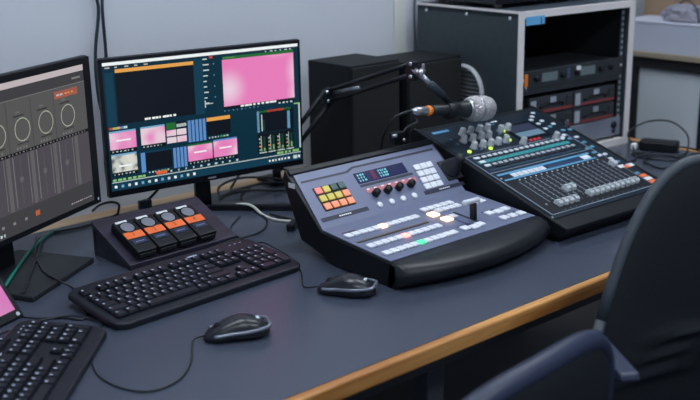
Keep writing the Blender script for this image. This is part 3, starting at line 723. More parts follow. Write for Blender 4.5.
# preamp knobs
k0 = None
for x, s in ((.098, .472), (.127, .471), (.160, .471), (.188, .470), (.072, .440), (.102, .437), (.133, .437), (.158, .435), (.218, .450), (.246, .451), (.072, .402), (.102, .400), (.129, .398), (.155, .397), (.186, .398), (.226, .374), (.345, .365)):
    if k0 is None: k0 = obj('knob', MB().lathe([(.0106, 0), (.0100, .004), (.0086, .0055), (.0078, .018), (.0062, .0195), (0, .0197)]), KNOBGREY, qp, (x + .004, s - .018, t0))
    else: inst('knob', k0, qp, (x + .004, s - .018, t0))
LIME = mat('lit_lime', srgb(190, 225, 90), .4, emit=srgb(190, 225, 80), strength=1.1)
for x, s in ((.050, .372), (.120, .366), (.219, .406), (.232, .430), (.208, .384)):
    obj('lit_button', MB().lathe([(.0055, 0), (.0055, .003), (.0042, .0042), (0, .0044)]), LIME, qp, (x, s, t0))
for x, s in ((.050, .415), (.050, .44), (.086, .418), (.147, .418), (.205, .42), (.18, .374), (.16, .372), (.09, .37), (.20, .47), (.232, .47), (.262, .457)):
    qbox('small_button', x - .006, x + .006, s - .004, s + .004, .003, mat('mixer_blue_button', srgb(60, 86, 108), .45), .001)
qbox('print_label', .028, .085, .482, .492, .0008, QULIGHT); qbox('print_label', .24, .262, .482, .487, .0008, QUWHITE)
qbox('screen_bezel', .240, .357, .370, .455, .0016, BLACKGLOSS, .0005)
qs = MB().box(.250, .347, .378, .447, t0 + .0012, t0 + .0022); qs.mi = 1; qs.box(.252, .345, .381, .407, t0 + .002, t0 + .0024); qs.mi = 2; qs.box(.252, .345, .411, .443, t0 + .002, t0 + .0024)
obj('touchscreen', qs, [glow('touch_base', 30, 40, 54), glow('touch_pale', 104, 136, 160), glow('touch_dark', 52, 60, 84)], qp)
for x in (.268, .284, .300): qbox('red_button', x - .005, x + .005, .360, .367, .003, mat('mixer_red_button', srgb(190, 56, 56), .45, emit=srgb(190, 40, 40), strength=.3), .001)
for x, s in ((.409, .487), (.388, .47), (.368, .455), (.37, .43), (.395, .44), (.415, .415), (.39, .405), (.366, .40), (.436, .372), (.41, .375), (.415, .331), (.411, .300), (.412, .273), (.385, .33), (.39, .27), (.388, .246), (.391, .229), (.412, .229), (.406, .205), (.412, .186), (.41, .12), (.372, .343), (.388, .352)):
    qbox('control_button', x - .0065, x + .0065, s - .0045, s + .0045, .003, GREYBTN if (int(s * 1000) % 3) else mat('mixer_cyan_button', srgb(96, 150, 175), .45), .001)
obj('usb_stick', MB().box(.434, .441, .386, .392, t0, t0 + .022, .001), SILVER, qp)
for x, s, c in ((.417, .158, 'o'), (.400, .163, 'w'), (.417, .106, 'o'), (.417, .074, 'o'), (.417, .090, 'w'), (.433, .160, 'w')):
    b = qbox('sticker', x - .012, x + .012, s - .0065, s + .0065, .0010, ORANGE if c == 'o' else LABELW); b['label'] = 'orange sticker' if c == 'o' else 'white sticker'
for x, s in ((.040, .10), (.008, .052), (.446, .052), (.026, .235)): obj('screw', MB().lathe([(.003, 0), (.003, .0012), (0, .0016)], None, 12), SILVER, qp, (x, s, t0 if .012 < x < .44 else t0 - .001))

# ------------------------------------------------------------------ microphone on its boom arm
AE = Vector((1.767, .95, .245)); AB = Vector((1.662, 1.055, .05)); AN = Vector((1.750, .605, .352))
arm = thing('microphone_boom', 'black jointed boom stand reaching from behind the monitor to the microphone', 'microphone stand', (1.662, 1.055, HZ))
def L_(v): v = Vector(v); return (v.x - 1.662, v.y - 1.055, v.z)
obj('clamp', MB().box(-.025, .025, -.03, .062, 0.0015, .012, .002).cyl((0, 0, .010), (0, 0, .05), .012), BLACK, arm)
d1 = Vector((-.010, 0, .0165))
lowm = MB()
for s in (-1, 1):
    lowm.cyl(L_(AB + d1 * s * .9), L_(AE + d1 * s), .0062)
obj('lower_arm', lowm, BLACK, arm)
ej = MB().prism([(-.014, -.020), (.012, -.024), (.018, .012), (.004, .024), (-.014, .014)], -.008, .008, 'y', .002)
obj('elbow', ej, DARKMETAL, arm, L_(AE))
for dz in ((-.009, .012), (.006, -.014), (-.006, -.012)):
    obj('elbow_bolt', MB().cyl((0, -.011, 0), (0, .011, 0), .0045), SILVER, arm, L_(AE + Vector((dz[0], 0, dz[1]))))
upm = MB()
for dz in (.016, -.014): upm.cyl(L_(AE + Vector((.003, -.004, dz))), L_(AN + Vector((0, .012, dz * .9))), .0058)
obj('upper_arm', upm, BLACK, arm)
dv = (AN - AE).normalized()
spm = MB().cyl(L_(AE + dv * .005 + Vector((0.012, 0, .006))), L_(AE + dv * .125 + Vector((0.012, 0, -.002))), .0055)
obj('lit_elbow_tube', spm, mat('lit_tube_steel', (.38, .41, .46, 1), .35, .7), arm)  # light on the elbow tube, put into a brighter steel rod
hp = MB().prism([(-.012, -.024), (.016, -.024), (.020, .0), (.008, .024), (-.012, .022)], -.007, .007, 'x', .002)
obj('head_plate', hp, BLACK, arm, L_(AN))
for dz in (.017, -.014): obj('head_bolt', MB().cyl((-.010, 0, 0), (.010, 0, 0), .0048), SILVER, arm, L_(AN + Vector((0, .0, dz))))
A1 = Vector((1.748, .575, .345)); A2 = Vector((1.774, .562, .316)); A3 = Vector((1.805, .556, .290))
obj('wing_nut', MB().cyl(L_(A1 + Vector((-.008, -.004, .004))), L_(A1 + Vector((.010, .004, .008))), .008).box(-.003, .003, -.003, .003, -.004, .022, .001, M=Matrix.Translation(L_(A1 + Vector((.008, 0, .004))))), SILVER, arm)
obj('connecting_link', MB().cyl(L_(AN + Vector((0, 0, .004))), L_(A1), .007).cyl(L_(A1), L_(A2), .0062), mat('link_steel', (.42, .45, .5, 1), .35, .8), arm)
obj('mount_sleeve', MB().cyl(L_(A2 - (A3 - A2) * .25), L_(A3), .0105, .0095, bev=.002), mat('sleeve_blue_black', srgb(34, 48, 60), .45), arm)
A4 = Vector((1.834, .555, .256))
obj('microphone_clip', MB().tube([L_(A3 - (A3 - A2) * .1), L_(A3 + Vector((.012, 0, -.012))), L_(A4 + Vector((-.004, 0, .010))), L_(A4)], .008).cyl(L_(Vector((1.815, .555, .2503))), L_(Vector((1.856, .555, .2462))), .0215, .0215, bev=.003), BLACK, arm)
MD = (Vector((1.935, .553, .240)) - Vector((1.72, .557, .263))).normalized()
mc = Vector((1.80, .5555, .2545))
mic = thing('microphone', 'microphone with silver mesh head held over the back of the audio mixer', 'microphone', (mc.x, mc.y, HZ + mc.z), rot=MD.to_track_quat('Z', 'Y').to_euler())
obj('body', MB().lathe([(.0115, -.035), (.0125, -.033), (.0145, .02), (.0165, .055), (.0195, .078), (.0225, .088), (.0225, .092)]), mat('mic_body_black', (.014, .016, .020, 1), .4), mic)
obj('grille', MB().lathe([(.0245, .0945), (.0290, .099), (.0315, .106), (.0325, .118), (.0325, .124), (.0328, .140), (.0318, .156), (.0285, .168), (.0225, .1755), (.0125, .1795), (0, .1805)], None, 36), GRILLE, mic)
obj('ring', MB().lathe([(.0322, .1195), (.0338, .1205), (.0338, .1245), (.0322, .1255)], None, 36), mat('mic_ring', (.35, .37, .42, 1), .35, .8), mic)
obj('collar', MB().lathe([(.0220, .087), (.0235, .088), (.0255, .0945), (.0235, .096)], None, 30), SILVER, mic)
cp = mc + MD * -.036
cab = thing('microphone_cable', 'black microphone cable with silver plug and orange ring behind the microphone', 'cable', (cp.x, cp.y, HZ + cp.z), rot=MD.to_track_quat('Z', 'Y').to_euler())
obj('plug', MB().lathe([(.0095, -.052), (.0102, -.050), (.0102, -.018), (.0098, -.016)]), SILVER, cab)
obj('orange_ring', MB().lathe([(.0098, -.0158), (.0115, -.0145), (.0128, -.009), (.0120, -.004), (.0105, -.0008)]), mat('orange_ring', srgb(240, 130, 40), .5), cab)
obj('boot', MB().lathe([(.0042, -.064), (.0060, -.063), (.0078, -.0525), (.0078, -.052)]), SILVER, cab)
Mi = (Matrix.Translation(cp) @ MD.to_track_quat('Z', 'Y').to_matrix().to_4x4()).inverted()
ep = cp + MD * -.063
obj('cord', MB().tube([Mi @ ep, Mi @ (ep + Vector((-.02, .0, .001))), Mi @ Vector((1.655, .575, .25)), Mi @ Vector((1.66, .62, .19)), Mi @ Vector((1.72, .68, .12)), Mi @ Vector((1.76, .74, .04)), Mi @ Vector((1.765, .80, .004)), Mi @ Vector((1.775, .92, .004)), Mi @ Vector((1.76, 1.06, .004))], .0034), CABLE, cab)
# plug group hanging just behind the switcher
pt = thing('connector_plug', 'small black connector with silver screws between switcher and mixer', 'connector', (1.772, .685, HZ))
obj('body', MB().box(-.018, .018, -.012, .012, .155, .185, .003), BLACK, pt)
obj('screw', MB().cyl((-.022, -.004, .178), (-.012, -.014, .178), .005), SILVER, pt); obj('screw', MB().cyl((.010, -.004, .162), (.016, -.014, .162), .005), SILVER, pt)
obj('cord', MB().tube([(0, 0, .160), (.004, .01, .12), (.002, .02, .06), (-.004, .04, .012), (-.003, .08, .0032), (0, .2, .0032)], .003), CABLE, pt)
obj('cord', MB().tube([(.014, .0, .175), (.035, .0, .19), (.075, .005, .197), (.10, .04, .196), (.12, .10, .15), (.12, .15, .05), (.11, .17, .004)], .003), CABLE, pt)

# ------------------------------------------------------------------ loudspeakers
def speaker(label, x0, x1, y0, y1, h):
    t = thing('loudspeaker', label, 'loudspeaker', ((x0 + x1) / 2, (y0 + y1) / 2, HZ), 0, 'black loudspeakers by the wall')
    w, d = (x1 - x0) / 2, (y1 - y0) / 2
    obj('cabinet', MB().box(-w, w, -d, d, .004, h, .003), SPKBLACK, t)
    obj('foot_pad', MB().box(-w + .02, w - .02, -d + .02, d - .02, 0, .0045), RUBBER, t)
    obj('front_grille', MB().box(-w + .004, w - .004, -d - .006, -d + .001, .010, h - .006, .003), mat('grille_cloth', (.008, .009, .010, 1), .9, bump=(500, .3)), t)
    obj('rear_plate', MB().box(-w + .03, w - .03, d, d + .003, .04, h - .06, .001), DARKMETAL, t)
    return t
speaker('black box loudspeaker nearer the monitor, left of the pair by the wall', 1.803, 1.985, .90, 1.08, .326)
speaker('black box loudspeaker next to the equipment rack, right of the pair', 2.003, 2.222, .885, 1.055, .3135)

# ------------------------------------------------------------------ equipment rack
rl, ra = (2.249, .696), R(-3.6)
rk = thing('equipment_rack', 'dark equipment rack case with pale edges at the right end of the desk', 'rack', (rl[0], rl[1], HZ), ra)
RW, RH, RD = .508, .448, .428
obj('side_panel', MB().box(0, .020, .002, RD, 0, RH - .001, .001), RACKSIDE, rk)
obj('side_panel', MB().box(RW - .020, RW, .002, RD, 0, RH - .001, .001), RACKSIDE, rk)
obj('top_panel', MB().box(.0, RW, .002, RD, RH - .020, RH, .001), mat('rack_top_laminate', srgb(52, 62, 72), .5), rk)
obj('bottom_panel', MB().box(.02, RW - .02, .002, RD, 0, .020), RACKEDGE, rk)
obj('back_panel', MB().box(.02, RW - .02, RD - .012, RD - .002, .02, RH - .02), RACKIN, rk)
obj('lining', MB().box(.0202, .0215, .02, RD - .012, .0202, RH - .0205).box(RW - .0215, RW - .0202, .02, RD - .012, .0202, RH - .0205).box(.0215, RW - .0215, .02, RD - .012, RH - .0215, RH - .0205), RACKIN, rk)
edge = MB().box(0, .0225, -.003, .0018, 0, RH, .001).box(RW - .0225, RW, -.003, .0018, 0, RH, .001).box(.0225, RW - .0225, -.003, .0018, RH - .0215, RH, .001).box(.0225, RW - .0225, -.003, .0018, 0, .0225, .001)
obj('front_edging', edge, RACKEDGE, rk)
obj('top_edging', MB().box(-.002, .0005, -.003, RD, RH - .006, RH + .001), RACKEDGE, rk)
for x in (.026, RW - .042):
    rm = MB().box(x, x + .016, .016, .020, .0225, RH - .022); rm.mi = 1
    for k in range(22): rm.box(x + .004, x + .012, .0145, .0161, .032 + k * .0178, .0415 + k * .0178)
    obj('rack_rail', rm, [GEAR, mat('rail_hole_pale', srgb(150, 158, 166), .5)], rk)
for y in (.033, .208, .385):
    obj('side_screw', MB().cyl((.0, y, RH - .020), (-.003, y, RH - .020), .0055, .0038), GREYBTN, rk)
vt = MB().lathe([(.083, 0), (.083, .006), (.078, .010), (.072, .010), (.070, .004), (0, .004)], Matrix.Rotation(R(-90), 4, 'Y'), 40)
vp = obj('side_vent', vt, VENTW, rk, (-.0002, .212, .198))
sm = MB()
for k in range(11):
    z = -.060 + k * .012; hw = math.sqrt(max(.069 ** 2 - z * z, 0))
    sm.box(-.0085, -.0042, -hw, hw, z - .0020, z + .0020)
obj('vent_slots', sm, VENTD, vp)
# gear in the rack: things of their own
def inrack(name, label, cat, x, y, z, group=None):
    c, s = math.cos(ra), math.sin(ra)
    return thing(name, label, cat, (rl[0] + x * c - y * s, rl[1] + x * s + y * c, HZ + z), ra, group)
IN = .012
g = inrack('wireless_receiver', 'wide black receiver unit with two grey displays, uppermost unit in the rack', 'receiver', .254, IN, .226)
obj('case', MB().box(-.205, .205, .010, .21, .0, .046, .001), GEAR, g)
obj('front_plate', MB().box(-.228, .228, .0, .0098, -.001, .048, .001), mat('gear_front_black', (.028, .032, .038, 1), .4), g)
obj('rack_shelf', MB().box(-.205, .205, .010, .25, -.0045, -.0005).box(-.228, .228, .003, .0098, -.02, -.0012), GEAR, g)
for x in (-.105, .062):
    obj('display', MB().box(x - .033, x + .033, -.0012, 0, .012, .037), mat('receiver_display', srgb(96, 108, 112), .35, emit=srgb(90, 110, 112), strength=.12), g)
for x in (-.165, -.052, .118, .165, .01):
    obj('knob', MB().cyl((x, 0, .024), (x, -.013, .024), .0085, .0075, bev=.001), BLACK, g)
obj('white_label', MB().box(.010, .030, -.0013, -.0003, .030, .043), LABELW, g)
obj('blue_label', MB().box(-.03, -.018, -.0013, -.0003, .012, .040), mat('receiver_blue', srgb(70, 84, 120), .5), g)
for x in (-.216, .216): obj('rack_ear_screw', MB().cyl((x, 0, .024), (x, -.003, .024), .005), SILVER, g)
for c_ in range(2):
    for r_ in range(2):
        lab = {(0, 0): 'lower left', (1, 0): 'lower right', (0, 1): 'upper left', (1, 1): 'upper right'}[(c_, r_)]
        g = inrack('rack_module', 'dark module with a red strip, %s of the four in the rack' % lab, 'rack module', .164 + c_ * .194, IN + .004, .088 + r_ * .054, 'red striped modules in the rack')
        obj('case', MB().box(-.094, .094, .004, .16, 0, .0505, .001), GEAR, g)
        obj('front_plate', MB().box(-.0945, .0945, 0, .0042, 0, .051, .0008), mat('module_front', (.040, .044, .052, 1), .45), g)
        obj('red_strip', MB().box(-.06, .094, -.001, 0, .004, .0105), GEARRED, g)
        obj('white_label', MB().box(-.088, -.066, -.0012, -.0002, .006, .042), mat('module_label', srgb(170, 176, 186), .6), g)
        obj('white_label', MB().box(-.004, .02, -.0012, -.0002, .028, .046), mat('module_label', srgb(170, 176, 186), .6), g)
        obj('handle', MB().tube([(-.048, 0, .018), (-.046, -.008, .024), (-.03, -.010, .028), (.03, -.010, .028), (.046, -.008, .024), (.048, 0, .018)], .0035), BLACK, g)
        obj('latch', MB().box(.066, .090, -.004, 0, .018, .042, .001), GEAR, g)
g = inrack('blank_panel', 'grey blank panel across the bottom of the rack', 'panel', .254, IN, .0305)
obj('plate', MB().box(-.228, .228, 0, .006, 0, .0565, .001).box(-.2, .2, .006, .18, 0, .004), GEARGREY, g)
obj('connector', MB().cyl((.195, 0, .035), (.195, -.006, .035), .011), DARKMETAL, g); obj('connector', MB().cyl((.195, 0, .015), (.195, -.005, .015), .006), DARKMETAL, g)
g = inrack('cable_coil', 'loop of pale cable hanging inside the rack behind the receiver', 'cable', .24, .29, .25)
obj('loop', MB().tube([(.045 * math.cos(a * math.pi / 8), .004 * math.sin(a), .045 * math.sin(a * math.pi / 8)) for a in range(17)], .006), mat('pale_cable', srgb(150, 150, 150), .5), g, (0, 0, .04))
g = inrack('adhesive_tape', 'piece of light blue tape stuck to the top left corner of the rack', 'tape', .064, -.0032, .408)
obj('strip', MB().box(-.038, .038, -.0012, .0, 0, .024), BLUETAPE, g); obj('ink_mark', MB().box(.022, .025, -.0016, -.0011, .002, .018), BLACK, g)
g = inrack('orange_tag', 'small orange tag hanging at the left rack rail', 'tag', .046, .010, .232)
obj('tag', MB().box(-.007, .007, -.003, 0, 0, .036, .002), mat('tag_orange', srgb(245, 130, 30), .5), g); obj('clip', MB().cyl((0, -.001, -.012), (0, -.001, 0), .003), SILVER, g)
# device on top of the rack
g = inrack('amplifier', 'flat dark device lying on top of the equipment rack', 'amplifier', .254, .235, RH)
obj('case', MB().box(-.245, .205, -.135, .16, .012, .09, .003), mat('amp_black', (.012, .014, .016, 1), .45), g)
obj('front_plate', MB().box(-.247, .207, -.139, -.1352, .012, .09, .001), BLACKGLOSS, g)
for x in (-.21, .17):
    for y in (-.11, .13): obj('foot', MB().cyl((x, y, .0005), (x, y, .0125), .013, bev=.002), mat('amp_foot', srgb(130, 124, 116), .5), g)

# ------------------------------------------------------------------ shelf unit beyond the desk
sh = thing('shelf_unit', 'black framed shelf unit with grey panel standing beyond the right desk end', 'shelf', (3.40, .60, 0))
TZ = HZ + .222
obj('top_board', MB().box(-.22, .22, -.36, .5, TZ - .018, TZ, .002), SHELFTOP, sh)
obj('top_frame', MB().box(-.205, .205, -.345, .485, TZ - .058, TZ - .0185), RUBBER, sh)
for x in (-.20, .165):
    for y in (-.34, .055, .335): obj('post', MB().box(x, x + .035, y, y + (.028 if y != .335 else .05), 0, TZ - .0585), RUBBER, sh)
obj('back_panel', MB().box(-.190, -.176, -.311, .334, .02, TZ - .059), GREYPANEL, sh)
wb = thing('box', 'long white cardboard box lying on the shelf unit', 'box', (3.29, .62, TZ))
obj('carton', MB().box(-.09, .09, -.34, .40, 0, .100, .002), WHITEBOX, wb)
obj('lid', MB().box(-.092, .092, -.342, .402, .1002, .106, .001), mat('white_box_lid', srgb(188, 192, 206), .7), wb)
cb = thing('box', 'brown cardboard box behind the long white box', 'box', (3.50, .60, TZ))
obj('carton', MB().box(-.095, .095, -.34, .46, 0, .30, .002), CARD, cb)
obj('flap', MB().box(-.096, .0, -.341, .461, .3005, .304), CARD, cb)
bg = thing('plastic_bag', 'crumpled clear plastic bag on the white box', 'bag', (3.27, .80, TZ + .1062))
mb = MB(); tb = bmesh.new(); bmesh.ops.create_icosphere(tb, subdivisions=3, radius=1)
for v in tb.verts:
    n_ = 1 + .22 * math.sin(9 * v.co.x + 4 * v.co.y) * math.cos(7 * v.co.y - 3 * v.co.z)
    v.co = Vector((v.co.x * .05 * n_, v.co.y * .085 * n_, max(v.co.z, -.35) * .042 * n_ + .0178))
zmin = min(v.co.z for v in tb.verts)
for v in tb.verts: v.co.z -= zmin - .0005
mb.merge(tb); obj('bag', mb, CLEARBAG, bg)
obj('cord', MB().tube([(-.03, -.07, .004), (-.02, -.05, .05), (-.01, -.01, .075), (0, .03, .06), (.01, .06, .03)], .003), CABLEB, bg)

# adapter and cords on the right end of the desk
ad = thing('power_adapter', 'black power adapter with looped cords on the right end of the desk', 'power adapter', (2.735, .535, HZ), R(-68))
obj('brick', MB().box(-.058, .058, -.026, .026, 0.0005, .032, .007), BLACK, ad)
obj('cord', MB().tube([(-.056, 0, .016), (-.085, .0, .02), (-.10, .03, .045), (-.05, .06, .075), (.02, .06, .08), (.075, .03, .05), (.085, -.01, .008), (.07, -.05, .003), (.02, -.07, .003), (-.05, -.06, .003), (-.06, -.1, .003), (.0, -.13, .003), (.08, -.12, .003)], .0028), CABLE, ad)
obj('cord', MB().tube([(.056, 0, .016), (.08, .01, .014), (.11, .03, .004), (.12, .0, .0028), (.10, -.04, .0028), (.14, -.07, .0028), (.20, -.06, .0028)], .0028), CABLE, ad)
cc = thing('cable', 'tangle of thin black cable on the desk between mixer and desk end', 'cable', (2.62, .42, HZ), 0)
obj('cord', MB().tube([(-.19, .2, .003), (-.10, .14, .003), (-.06, .09, .003), (0, .11, .003), (.06, .07, .003), (.05, -.01, .003), (-.03, -.05, .003), (-.08, -.01, .003), (-.05, .06, .0085), (.03, .06, .0085), (.1, -.02, .003), (.12, -.09, .003)], .0028), CABLE, cc)
wp = thing('cable', 'short black cable with a white plug at the foot of the rack', 'cable', (2.70, .60, HZ), R(20))
obj('plug', MB().box(-.014, .014, -.009, .009, 0, .018, .003), LABELW, wp)
obj('cord', MB().tube([(-.014, 0, .009), (-.03, -.006, .006), (-.06, -.02, .003), (-.07, -.05, .003), (-.03, -.06, .003)], .0026), CABLE, wp)

# ------------------------------------------------------------------ cables on the wall and behind the monitors
c1 = thing('wall_cable', 'pair of twisted dark cables hanging down the wall between the monitors', 'cable', (1.208, 1.158, HZ))
obj('strand', MB().tube([(-.006, -.006, .03), (-.012, -.006, .12), (-.004, -.006, .20), (-.016, -.006, .30), (-.014, -.006, .40), (.004, -.006, .50), (.001, -.006, .56), (.010, -.006, .75), (.002, -.006, 1.1), (.010, -.006, 1.5), (.002, -.006, 1.955)], .0042), CABLEB, c1)
obj('strand', MB().tube([(.006, -.007, .03), (.010, -.007, .12), (.012, -.007, .20), (.010, -.007, .30), (.014, -.007, .40), (.010, -.0145, .50), (.016, -.007, .56), (.004, -.0145, .75), (.014, -.007, 1.1), (.0, -.0145, 1.5), (.012, -.007, 1.955)], .0042), CABLEB, c1)
c2 = tag(obj('wall_cable', MB().tube([(0, -.004, .02), (.001, -.004, .3), (-.001, -.004, .42), (.005, -.004, .52), (.004, -.004, .9), (.0, -.004, 1.4), (0, -.004, 1.955)], .0035), mat('cable_slate', srgb(70, 84, 100), .5), None, (2.302, 1.1655, HZ)), 'single slate cable running down the wall beside the rack', 'cable')
c3 = tag(obj('white_cable', MB().tube([(-.10, .265, .0028), (-.055, .26, .0028), (-.01, .20, .0165), (.0, .165, .0165), (.0, .12, .0028), (.0, .06, .0028), (.03, .02, .0028), (.055, .0, .0028), (.09, -.005, .0028), (.125, .01, .0028)], .0033), CABLEW, None, (1.445, .705, HZ)), 'white cable curving from the monitor foot to the switcher', 'cable')
c4 = thing('green_cable', 'teal green cable passing under the left monitor', 'cable', (.80, .81, HZ))
obj('cord', MB().tube([(-.085, -.10, .0155), (-.05, -.055, .0155), (-.01, .0, .0155), (.05, .08, .0155), (.09, .13, .0155), (.12, .16, .0155), (.16, .22, .004), (.22, .265, .004)], .0034), CABLEG, c4)
c5 = thing('cable', 'thin twisted black cable lying over the foot of the left monitor', 'cable', (.82, .78, HZ))
for s in (-1, 1):
    obj('strand', MB().tube([(-.06 + .15 * k / 14 * 1.0 + s * .0028 * math.cos(k * 1.3), -.085 + .245 * k / 14 + s * .0028 * math.sin(k * 1.3) * .6, .0152 if k < 11 else .0152) for k in range(12)] + [(.10, .20, .004), (.13, .27, .004)], .0021), CABLE, c5)
c6 = thing('power_cable', 'black cable bending down from the left monitor to the wooden ledge', 'cable', (1.15, 1.08, HZ))
obj('cord', MB().tube([(-.085, -.10, .060), (-.045, -.06, .058), (-.0, -.03, .05), (.03, -.01, .034), (.034, .0, .014), (.03, .005, .004), (-.02, -.02, .004), (-.09, -.03, .004), (-.16, -.02, .004)], .003), CABLE, c6)
c7 = thing('power_cable', 'black upright plug and cord behind the wooden stand under the middle monitor', 'cable', (1.255, 1.06, HZ))
obj('plug', MB().box(-.010, .010, -.008, .008, 0.0, .034, .003).box(-.024, -.012, -.006, .006, .012, .034, .002).cyl((-.013, 0, .02), (-.006, 0, .02), .004), mat('plug_slate', srgb(58, 66, 82), .5), c7)
obj('cord', MB().tube([(.004, 0, .032), (.03, .0, .050), (.06, .0, .075), (.09, -.01, .105), (.11, -.03, .13)], .0035), CABLE, c7)
c8 = thing('cable_bundle', 'bundle of black cables looping behind the middle monitor foot', 'cable', (1.58, 1.02, HZ))
for pts in ([(-.13, .0, .0035), (-.10, .05, .02), (-.03, .06, .03), (.05, .03, .022), (.12, -.02, .006), (.15, -.06, .0035), (.16, -.1, .0035)],
            [(-.12, .02, .0035), (-.06, .04, .0035), (.02, .03, .0105), (.08, -.01, .0105), (.13, -.07, .0035)],
            [(-.15, -.02, .0035), (-.11, .0, .010), (-.04, -.01, .012), (.03, -.03, .0035), (.07, -.08, .0035), (.09, -.13, .0035)],
            [(-.05, .07, .0035), (.0, .08, .04), (.06, .06, .05), (.12, .02, .03), (.16, -.02, .0105), (.175, -.05, .0105)]):
    obj('cord', MB().tube(pts, .0033), CABLE, c8)
c9 = thing('cable_adapter', 'small black cable adapter lying by the rear left side of the switcher', 'adapter', (1.432, .690, HZ), R(35))
obj('body', MB().box(-.022, .022, -.010, .010, 0, .018, .005), BLACK, c9)
obj('cord', MB().tube([(.022, 0, .009), (.04, .002, .005), (.07, .03, .003), (.10, .09, .003)], .0026), CABLE, c9)

# ------------------------------------------------------------------ chairs
def cushion(outline, T, curve=None, n=96, rings=26, ridges=None, p=3.5):
    """outline(t)->(x,z) closed; a padded shell of thickness T in y"""
    mb = MB(); tb = bmesh.new(); O = [Vector(outline(2 * math.pi * k / n)) for k in range(n)]
    c = sum(O, Vector((0, 0))) / n
    def surf(sg):
        G = []
        for i in range(rings + 1):
            s = 1 - (1 - i / rings) ** 2
            row = []
            for k in range(n):
                x, z = c + (O[k] - c) * s
                y = sg * T / 2 * (1 - s ** p) ** .5 if s < 1 else 0
                if ridges: y += sg * ridges(x, z) * (1 - s ** 2)
                if curve: y += curve(x, z)
                row.append(tb.verts.new((x, y, z)))
            G.append(row)
        for a, b in zip(G, G[1:]):
            for k in range(n):
                tb.faces.new((a[k], a[(k + 1) % n], b[(k + 1) % n], b[k]))
    surf(1); surf(-1)
    bmesh.ops.remove_doubles(tb, verts=list(tb.verts), dist=1e-6)
    bmesh.ops.recalc_face_normals(tb, faces=list(tb.faces)); mb.merge(tb, None, True); return mb
def superell(w, h, cz, e=3.2, taper=0.0):
    def f(a):
        c, s = math.cos(a), math.sin(a)
        x = math.copysign(abs(c) ** (2 / e), c) * w / 2; z = math.copysign(abs(s) ** (2 / e), s) * h / 2
        return (x * (1 - taper * z / h * 2), z + cz)
    return f
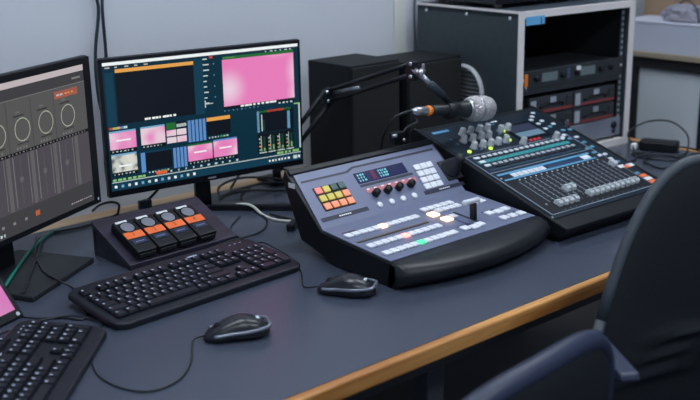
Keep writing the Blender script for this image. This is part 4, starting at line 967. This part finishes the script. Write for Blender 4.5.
def chair(label, loc, rz, bw, zb, ztop, rimmat, arms, taper=.1, rake=.12, rimr=.011, curv=.5, e=3.6):
    t = thing('office_chair', label, 'chair', (loc[0], loc[1], 0), rz, 'dark office chairs')
    zc = (zb + ztop) / 2; hh = ztop - zb
    def cv(x, z): return -.235 + curv * x * x - rake * (z - .54)
    def rd(x, z): return .018 * sum(math.exp(-((z - zz - .02 * math.cos(x * 9)) / .009) ** 2) for zz in (.695, .665, .635))
    ol = superell(bw, hh, zc, e, taper)
    obj('backrest', cushion(ol, .075, cv, ridges=rd), CHAIRFAB, t)
    pts = []
    for k in range(65):
        x, z = ol(2 * math.pi * k / 64); pts.append((x * 1.0, cv(x, z), z))
    obj('back_rim', MB().tube(pts, rimr, 10, 1), rimmat, t)
    def sv(x, z): return 0
    seat = cushion(superell(.48, .46, 0, 3.6), .08, None)
    obj('seat', seat, CHAIRFAB, t, (0, .0, .455), (R(90), 0, 0))
    obj('back_bracket', MB().tube([(0, -.05, .40), (0, -.20, .40), (0, -.275, .46), (0, -.290, .54), (0, -.295 - rake * .1, .64)], .018), BLACK, t)
    obj('seat_mechanism', MB().box(-.09, .09, -.12, .1, .375, .414, .008), BLACK, t)
    obj('gas_column', MB().cyl((0, 0, .10), (0, 0, .376), .022), DARKMETAL, t)
    for k in range(5):
        a = 2 * math.pi * k / 5 + .3
        lg = obj('base_leg', MB().prism([(.02, .075), (.29, .058), (.29, .082), (.02, .115)], -.02, .02, 'y', .004), BLACK, t, (0, 0, 0), (0, 0, a))
        obj('caster', MB().cyl((.275, -.022, .028), (.275, .022, .028), .028, bev=.004).cyl((.275, 0, .03), (.275, 0, .06), .008), RUBBER, lg)
    for s in arms:
        ar = obj('armrest', MB().prism([(-.200, .722), (-.190, .716), (-.02, .718), (-.004, .726), (-.010, .738), (-.190, .740)], s * .272 - .017, s * .272 + .017, 'x', .004), CHAIRNAVY, t)
        obj('armrest_post', MB().tube([(s * .06, -.03, .40), (s * .24, -.06, .41), (s * .268, -.10, .45), (s * .272, -.11, .56), (s * .272, -.11, .719)], .014), BLACK, ar)
    return t
chair('dark office chair at the right edge, turned away from the desk, folds in its back', (1.573, -.467), R(147), .47, .46, 1.015, CHAIRRIM, (-1, 1), taper=.42, rake=.15, curv=.6, e=3.1)
chair('low dark office chair with navy rim cut off by the bottom of the picture', (.945, -.150), R(6), .455, .48, .906, CHAIRNAVY, (), taper=.02, rake=.10, rimr=.016, curv=.35)

# ------------------------------------------------------------------ light and camera
w = bpy.data.worlds.new('World'); scene.world = w; w.use_nodes = True
bgn = w.node_tree.nodes['Background']; bgn.inputs['Color'].default_value = (.60, .74, 1.0, 1); bgn.inputs['Strength'].default_value = .50

f_, p_, r_, h_, A_, db_ = 1034.56, .2782, -.0183, .7422, .7106, 1.5651
def toDesk(v):
    c, s = math.cos(A_), math.sin(A_); return Vector((v[0] * c + v[1] * s, -v[0] * s + v[1] * c, v[2]))
fw = toDesk((0, math.cos(p_), -math.sin(p_))); rt = toDesk((1, 0, 0)); upv = toDesk((0, math.sin(p_), math.cos(p_)))
ri = rt * math.cos(r_) + upv * math.sin(r_); ui_ = -rt * math.sin(r_) + upv * math.cos(r_)
cam = bpy.data.cameras.new('camera'); co = bpy.data.objects.new('camera', cam); COL.objects.link(co)
M = Matrix((ri, ui_, -fw)).transposed().to_4x4(); M.translation = Vector((0, -db_ * math.cos(A_), HZ + h_)); co.matrix_world = M
cam.sensor_width = 36; cam.lens = f_ / 700 * 36; cam.clip_start = .02
cam.dof.use_dof = True; cam.dof.focus_distance = 2.25; cam.dof.aperture_fstop = 3.4
scene.camera = co
scene.view_settings.view_transform = 'Standard'; scene.view_settings.look = 'None'
scene.view_settings.exposure = 0.0; scene.view_settings.gamma = 1.0; scene.view_settings.use_curve_mapping = False
